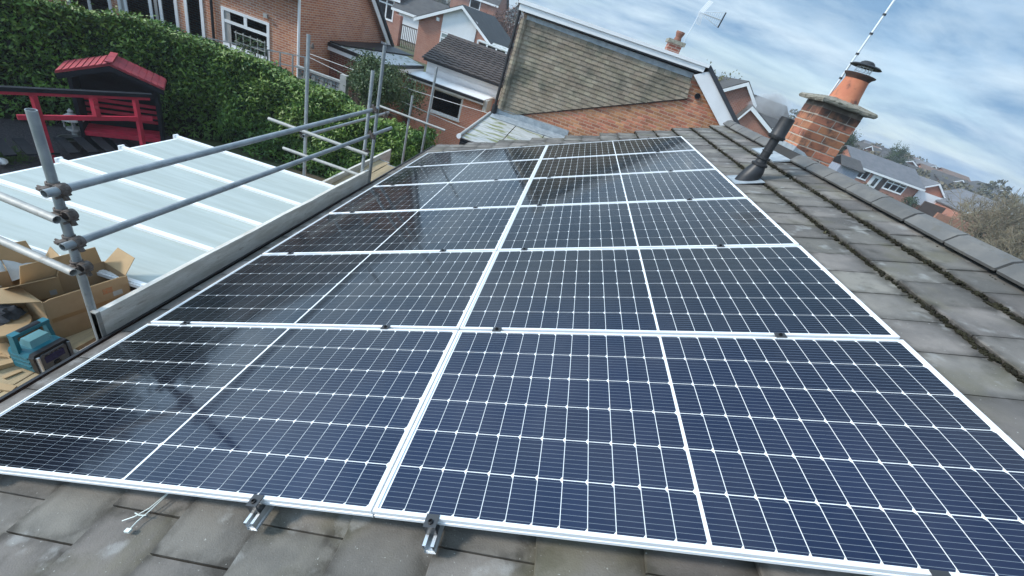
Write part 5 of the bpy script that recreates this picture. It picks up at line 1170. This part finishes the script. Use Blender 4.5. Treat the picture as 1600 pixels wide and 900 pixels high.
crowns('russet_bush', 'large russet leafless bush on the skyline left of the dormer', (-9.9, 57), 2.6, 3.1, mk('russet', (.16, .085, .055), (.11, .06, .045), rough=1, scale=1), 51, 2600, .35)

# far right: bungalow row
bw = gable('bungalow', 'far bungalow with grey roof, white bay window and white door beyond the ridge', 37.3, 46.2, 60, 67, -3.9, -.15, 1.35, 'x', M_farbrick, M_roofg, oh=.5, wins=((38.1, 39.7, -1.6, -.45, dict(mull=(.5,), fr=.12)), (42.1, 44.8, -1.75, -.5, dict(mull=(.33, .66), trans=.7, glass=M_panel, fr=.14))))
mb = MB(); mb.box(40.1, 41.3, 59.9, 59.97, -3.9, -.55); dd_ = mb.build('door', M_white, bw)
mb = MB(); mb.box(40.55, 41.0, 59.87, 59.9, -1.9, -.9); mb.build('door_glass', M_pane, dd_)
mb = MB(); mb.box(41.35, 42.0, 59.92, 59.98, -3.9, -.55); mb.build('porch_recess', M_brown, bw)
gr_ = gable('gabled_garage', 'far brick garage with white door beside the grey roofed bungalow', 46.9, 50.3, 61, 67, -3.9, -.25, .85, 'y', mk('bright_brick', (.45, .17, .10), (.38, .14, .08), rough=.9), M_roofg, cat='garage', oh=.25)
mb = MB(); mb.box(46.8, 50.2, 60.55, 60.62, -2.2, -.55); mb.build('garage_door', M_clad, gr_)
o = MB().box(46.2, 49.0, 57.6, 57.75, -3.9, -1.35).build('dark_fence', M_brown); tag(recenter(o), 'dark timber fence in front of the far white garage door', 'fence')
gw2 = gable('brick_house', 'far house with steep grey roof and dark solar panel right of the white garage door', 49.8, 57, 56, 63, -3.9, -.9, 1.1, 'y', M_farbrick, M_roofg, oh=.3)
mb = MB(); mb.prism([(50.3, 55.62, -.95), (51.9, 55.62, .25), (51.9, 56.4, .32), (50.3, 56.4, -.88)], (0, 0, .1)); mb.build('solar_glass', M_navy, gw2)
for k, (x_, y_, r_, zt, lab) in enumerate(((45.0, 58.0, .9, -1.45, 'rounded dark clipped shrub under the bay window of the far bungalow'), (41.3, 57.0, .8, -2.1, 'low dark shrub under the white door of the far bungalow'), (38.3, 57, .9, -1.9, 'sunlit low shrub at the left end of the far bungalow'))):
    crowns('garden_shrub', lab, (x_, y_), r_, zt, M_conif if k < 2 else M_leafd, 60 + k, 900, .22, -3.9, 'shrub', 'shrubs before the far bungalow')
sd2 = thing('garden_shed', (36, 58, ZG), 'grey shed with dark roof beside the chimney foot, left of the far bungalow', 'shed')
mb = MB(); mb.box(33.4, 35.9, 56, 59, ZG, -.75); mb.build('wall', mk('grey_board', (.30, .33, .36), (.2, .22, .3), rough=.8, scale=6, stretch=(3, 1, .1)), sd2)
mb = MB(); mb.prism([(33.2, 55.6, -.75), (36.2, 55.6, -.75), (36.0, 57.5, .25), (33.5, 57.5, .25)], (0, 0, .12)); mb.prism([(33.5, 57.5, .25), (36.0, 57.5, .25), (36.2, 59.4, -.75), (33.2, 59.4, -.75)], (0, 0, .12)); mb.build('roof', M_roofd, sd2)
o = MB().box(44, 50, 52, 52.25, ZG, -1.75).build('garden_wall', mk('wall_brick', (.36, .17, .10), (.28, .13, .08), rough=.9, scale=3)); tag(recenter(o), 'low orange brick garden wall in front of the far garages', 'wall')
far = [(54.1, 57.5, 90, 98, 1.2, 2.7, 'y', 'small brick gable peeping over the left end of the far bungalow roof'), (62.5, 68.5, 92, 100, 1.4, 2.7, 'y', 'brick house with white gable edge behind the far bungalow ridge'), (72.2, 76.5, 90, 97, 1.2, 2.5, 'y', 'brick house with white gable edge right of the far garage'), (58.5, 66.0, 84, 90, .9, 1.9, 'x', 'long low brown roofed house directly behind the far bungalow'), (66.5, 73.5, 82, 88, .5, 1.6, 'x', 'long low brown roofed house right of the far bungalow')]
for x0, x1, y0, y1, ze, zr, ax, lab in far: gable('distant_house', lab, x0, x1, y0, y1, ZG, ze, zr, ax, M_farbrick, M_roofd, group='distant houses beyond the far bungalow', oh=.4)
rh = random.Random(12)
rowd = ['third row back, nearest the chimney', 'third row back, next one along', 'third row back, half hidden by trees', 'third row back, over the white garage', 'third row back, above the bare trees', 'fourth row back, nearest the chimney', 'fourth row back, next to the conifer', 'fourth row back, pale one mid way', 'fourth row back, over the far garage', 'fourth row back, close to the right edge', 'last row under the skyline, left one', 'last row under the skyline, middle one', 'last row under the skyline, right one']
for k, lab in enumerate(rowd):
    rw, q = (0, k) if k < 5 else ((1, k - 5) if k < 10 else (2, k - 10)); yy = (97, 112, 128)[rw]; xx = (.60 + .075 * q + (.02, -.01, .03)[rw]) * yy + rh.uniform(-2, 2); zr_ = (2.6, 3.4, 4.0)[rw] + rh.uniform(-.3, .3)
    gable('distant_house', 'small far brick house, ' + lab, xx, xx + rh.uniform(4.5, 8), yy, yy + 7, ZG, zr_ - 1.7, zr_, 'xy'[k % 2], (M_farbrick, M_stone, M_farbrick)[k % 3], (M_roofd, M_roofg, M_farroof)[k % 3], group='small houses in rows beyond the ridge', oh=.4)
gable('brick_house', 'brick gable with white edges just past the neighbour roof, higher one', 8.7, 11.0, 30, 36, ZG, 1.9, 2.75, 'y', M_house2, M_roofd, xr=10.0, oh=.2)
gable('brick_house', 'orange brick gable with a long white edge just past the neighbour roof, lower one', 10.3, 13.0, 29.5, 34, ZG, .6, 1.62, 'y', M_farbrick, M_roofd, xr=10.8, oh=.2)
gable('distant_house', 'tile roofed house faint behind the vapour plume', 14.0, 18.5, 40, 48, ZG, .8, 2.6, 'x', M_farbrick, M_roofd, oh=.3)
# evergreen and winter trees farther back
ev = [((9.0, 34.5), 1.9, 2.55, M_olive, 'tall olive conifer hedge-tree above the neighbour roof, left one'), ((11.0, 38), 1.9, 2.65, M_olive, 'tall olive conifer hedge-tree above the neighbour roof, right one'), ((36.5, 66), 2.0, 3.4, M_conif, 'dark evergreen right of the chimney stack'), ((40.0, 72), 2.0, 3.0, mk('brown_crown', (.10, .085, .06), (.07, .065, .045), rough=1, scale=1), 'brown winter tree behind the far bungalow roof'), ((57, 84), 1.6, 4.2, M_conif, 'small dark conifer over the far bungalow ridge')]
for k, (c, r, zt, mt, lab) in enumerate(ev): crowns('background_tree', lab, c, r, zt, mt, 80 + k, 9000, .22, group='trees behind the houses')
for k, (x_, y_, r_, zt) in enumerate(((-17.5, 9.0, 1.7, 1.9), (-18.5, 6.3, 1.9, 2.4), (-17.8, 3.6, 1.8, 2.2), (-18.6, .9, 2.0, 2.6), (-17.6, -2.0, 2.0, 2.2), (-19.0, 11.5, 2.0, 2.2))):
    crowns('evergreen_tree', 'dark evergreen tree past the garden, seen only mirrored in the panels', (x_, y_), r_, zt, M_conif, 300 + k, 5000, .34, group='evergreen trees mirrored in the panels')
# woods as one mass each
def wood(name, label, a0, a1, r0, r1, z0, z1, n, mt, seed, size=1.5):
    gg = np.random.default_rng(seed); a = np.radians(gg.uniform(a0, a1, n)); r = gg.uniform(r0, r1, n); cx_ = r * np.sin(a); cy_ = r * np.cos(a)
    zt = gg.uniform(z0, z1, n); per = 420; P = []
    for i in range(n):
        q = gg.normal(size=(per, 3)); q /= np.linalg.norm(q, axis=1)[:, None]; h = (zt[i] - ZG) / 2; rad = h * gg.uniform(.55, .85)
        P.append(np.array([cx_[i], cy_[i], ZG + h]) + q * [rad, rad, h] * gg.uniform(.75, 1.0, (per, 1)))
    o = leaf_obj(name, np.concatenate(P), size, mt, seed=seed, aspect=.7); tag(recenter(o), label, 'woodland', kind='stuff')
wood('far_wood', 'mass of leafless brown trees along the skyline', -60, 75, 125, 170, 1.5, 5.2, 300, M_wooda, 201, .75)
wood('nearer_wood', 'mass of mixed garden trees between the distant houses', 18, 60, 96, 120, -1.0, 2.6, 120, M_wooda, 202, .6)
wood('town_trees', 'mass of mixed garden trees behind the left hand houses', -45, 2, 80, 115, 0, 3.2, 80, M_wooda, 203, .6)

# ------------------------------------------------------------------ air: thin haze that greys the far houses and hills
hz = bpy.data.materials.new('haze_air'); hz.use_nodes = True; t_ = hz.node_tree; t_.nodes.clear()
vo = t_.nodes.new('ShaderNodeVolumePrincipled'); ou = t_.nodes.new('ShaderNodeOutputMaterial'); t_.links.new(vo.outputs[0], ou.inputs['Volume'])
vo.inputs['Color'].default_value = (.86, .92, 1.0, 1); vo.inputs['Density'].default_value = .0013; vo.inputs['Anisotropy'].default_value = .2
hzo = MB().box(-520, 520, -520, 520, ZG - 1.4, 17.5).build('haze', hz); struct(hzo, 'stuff')
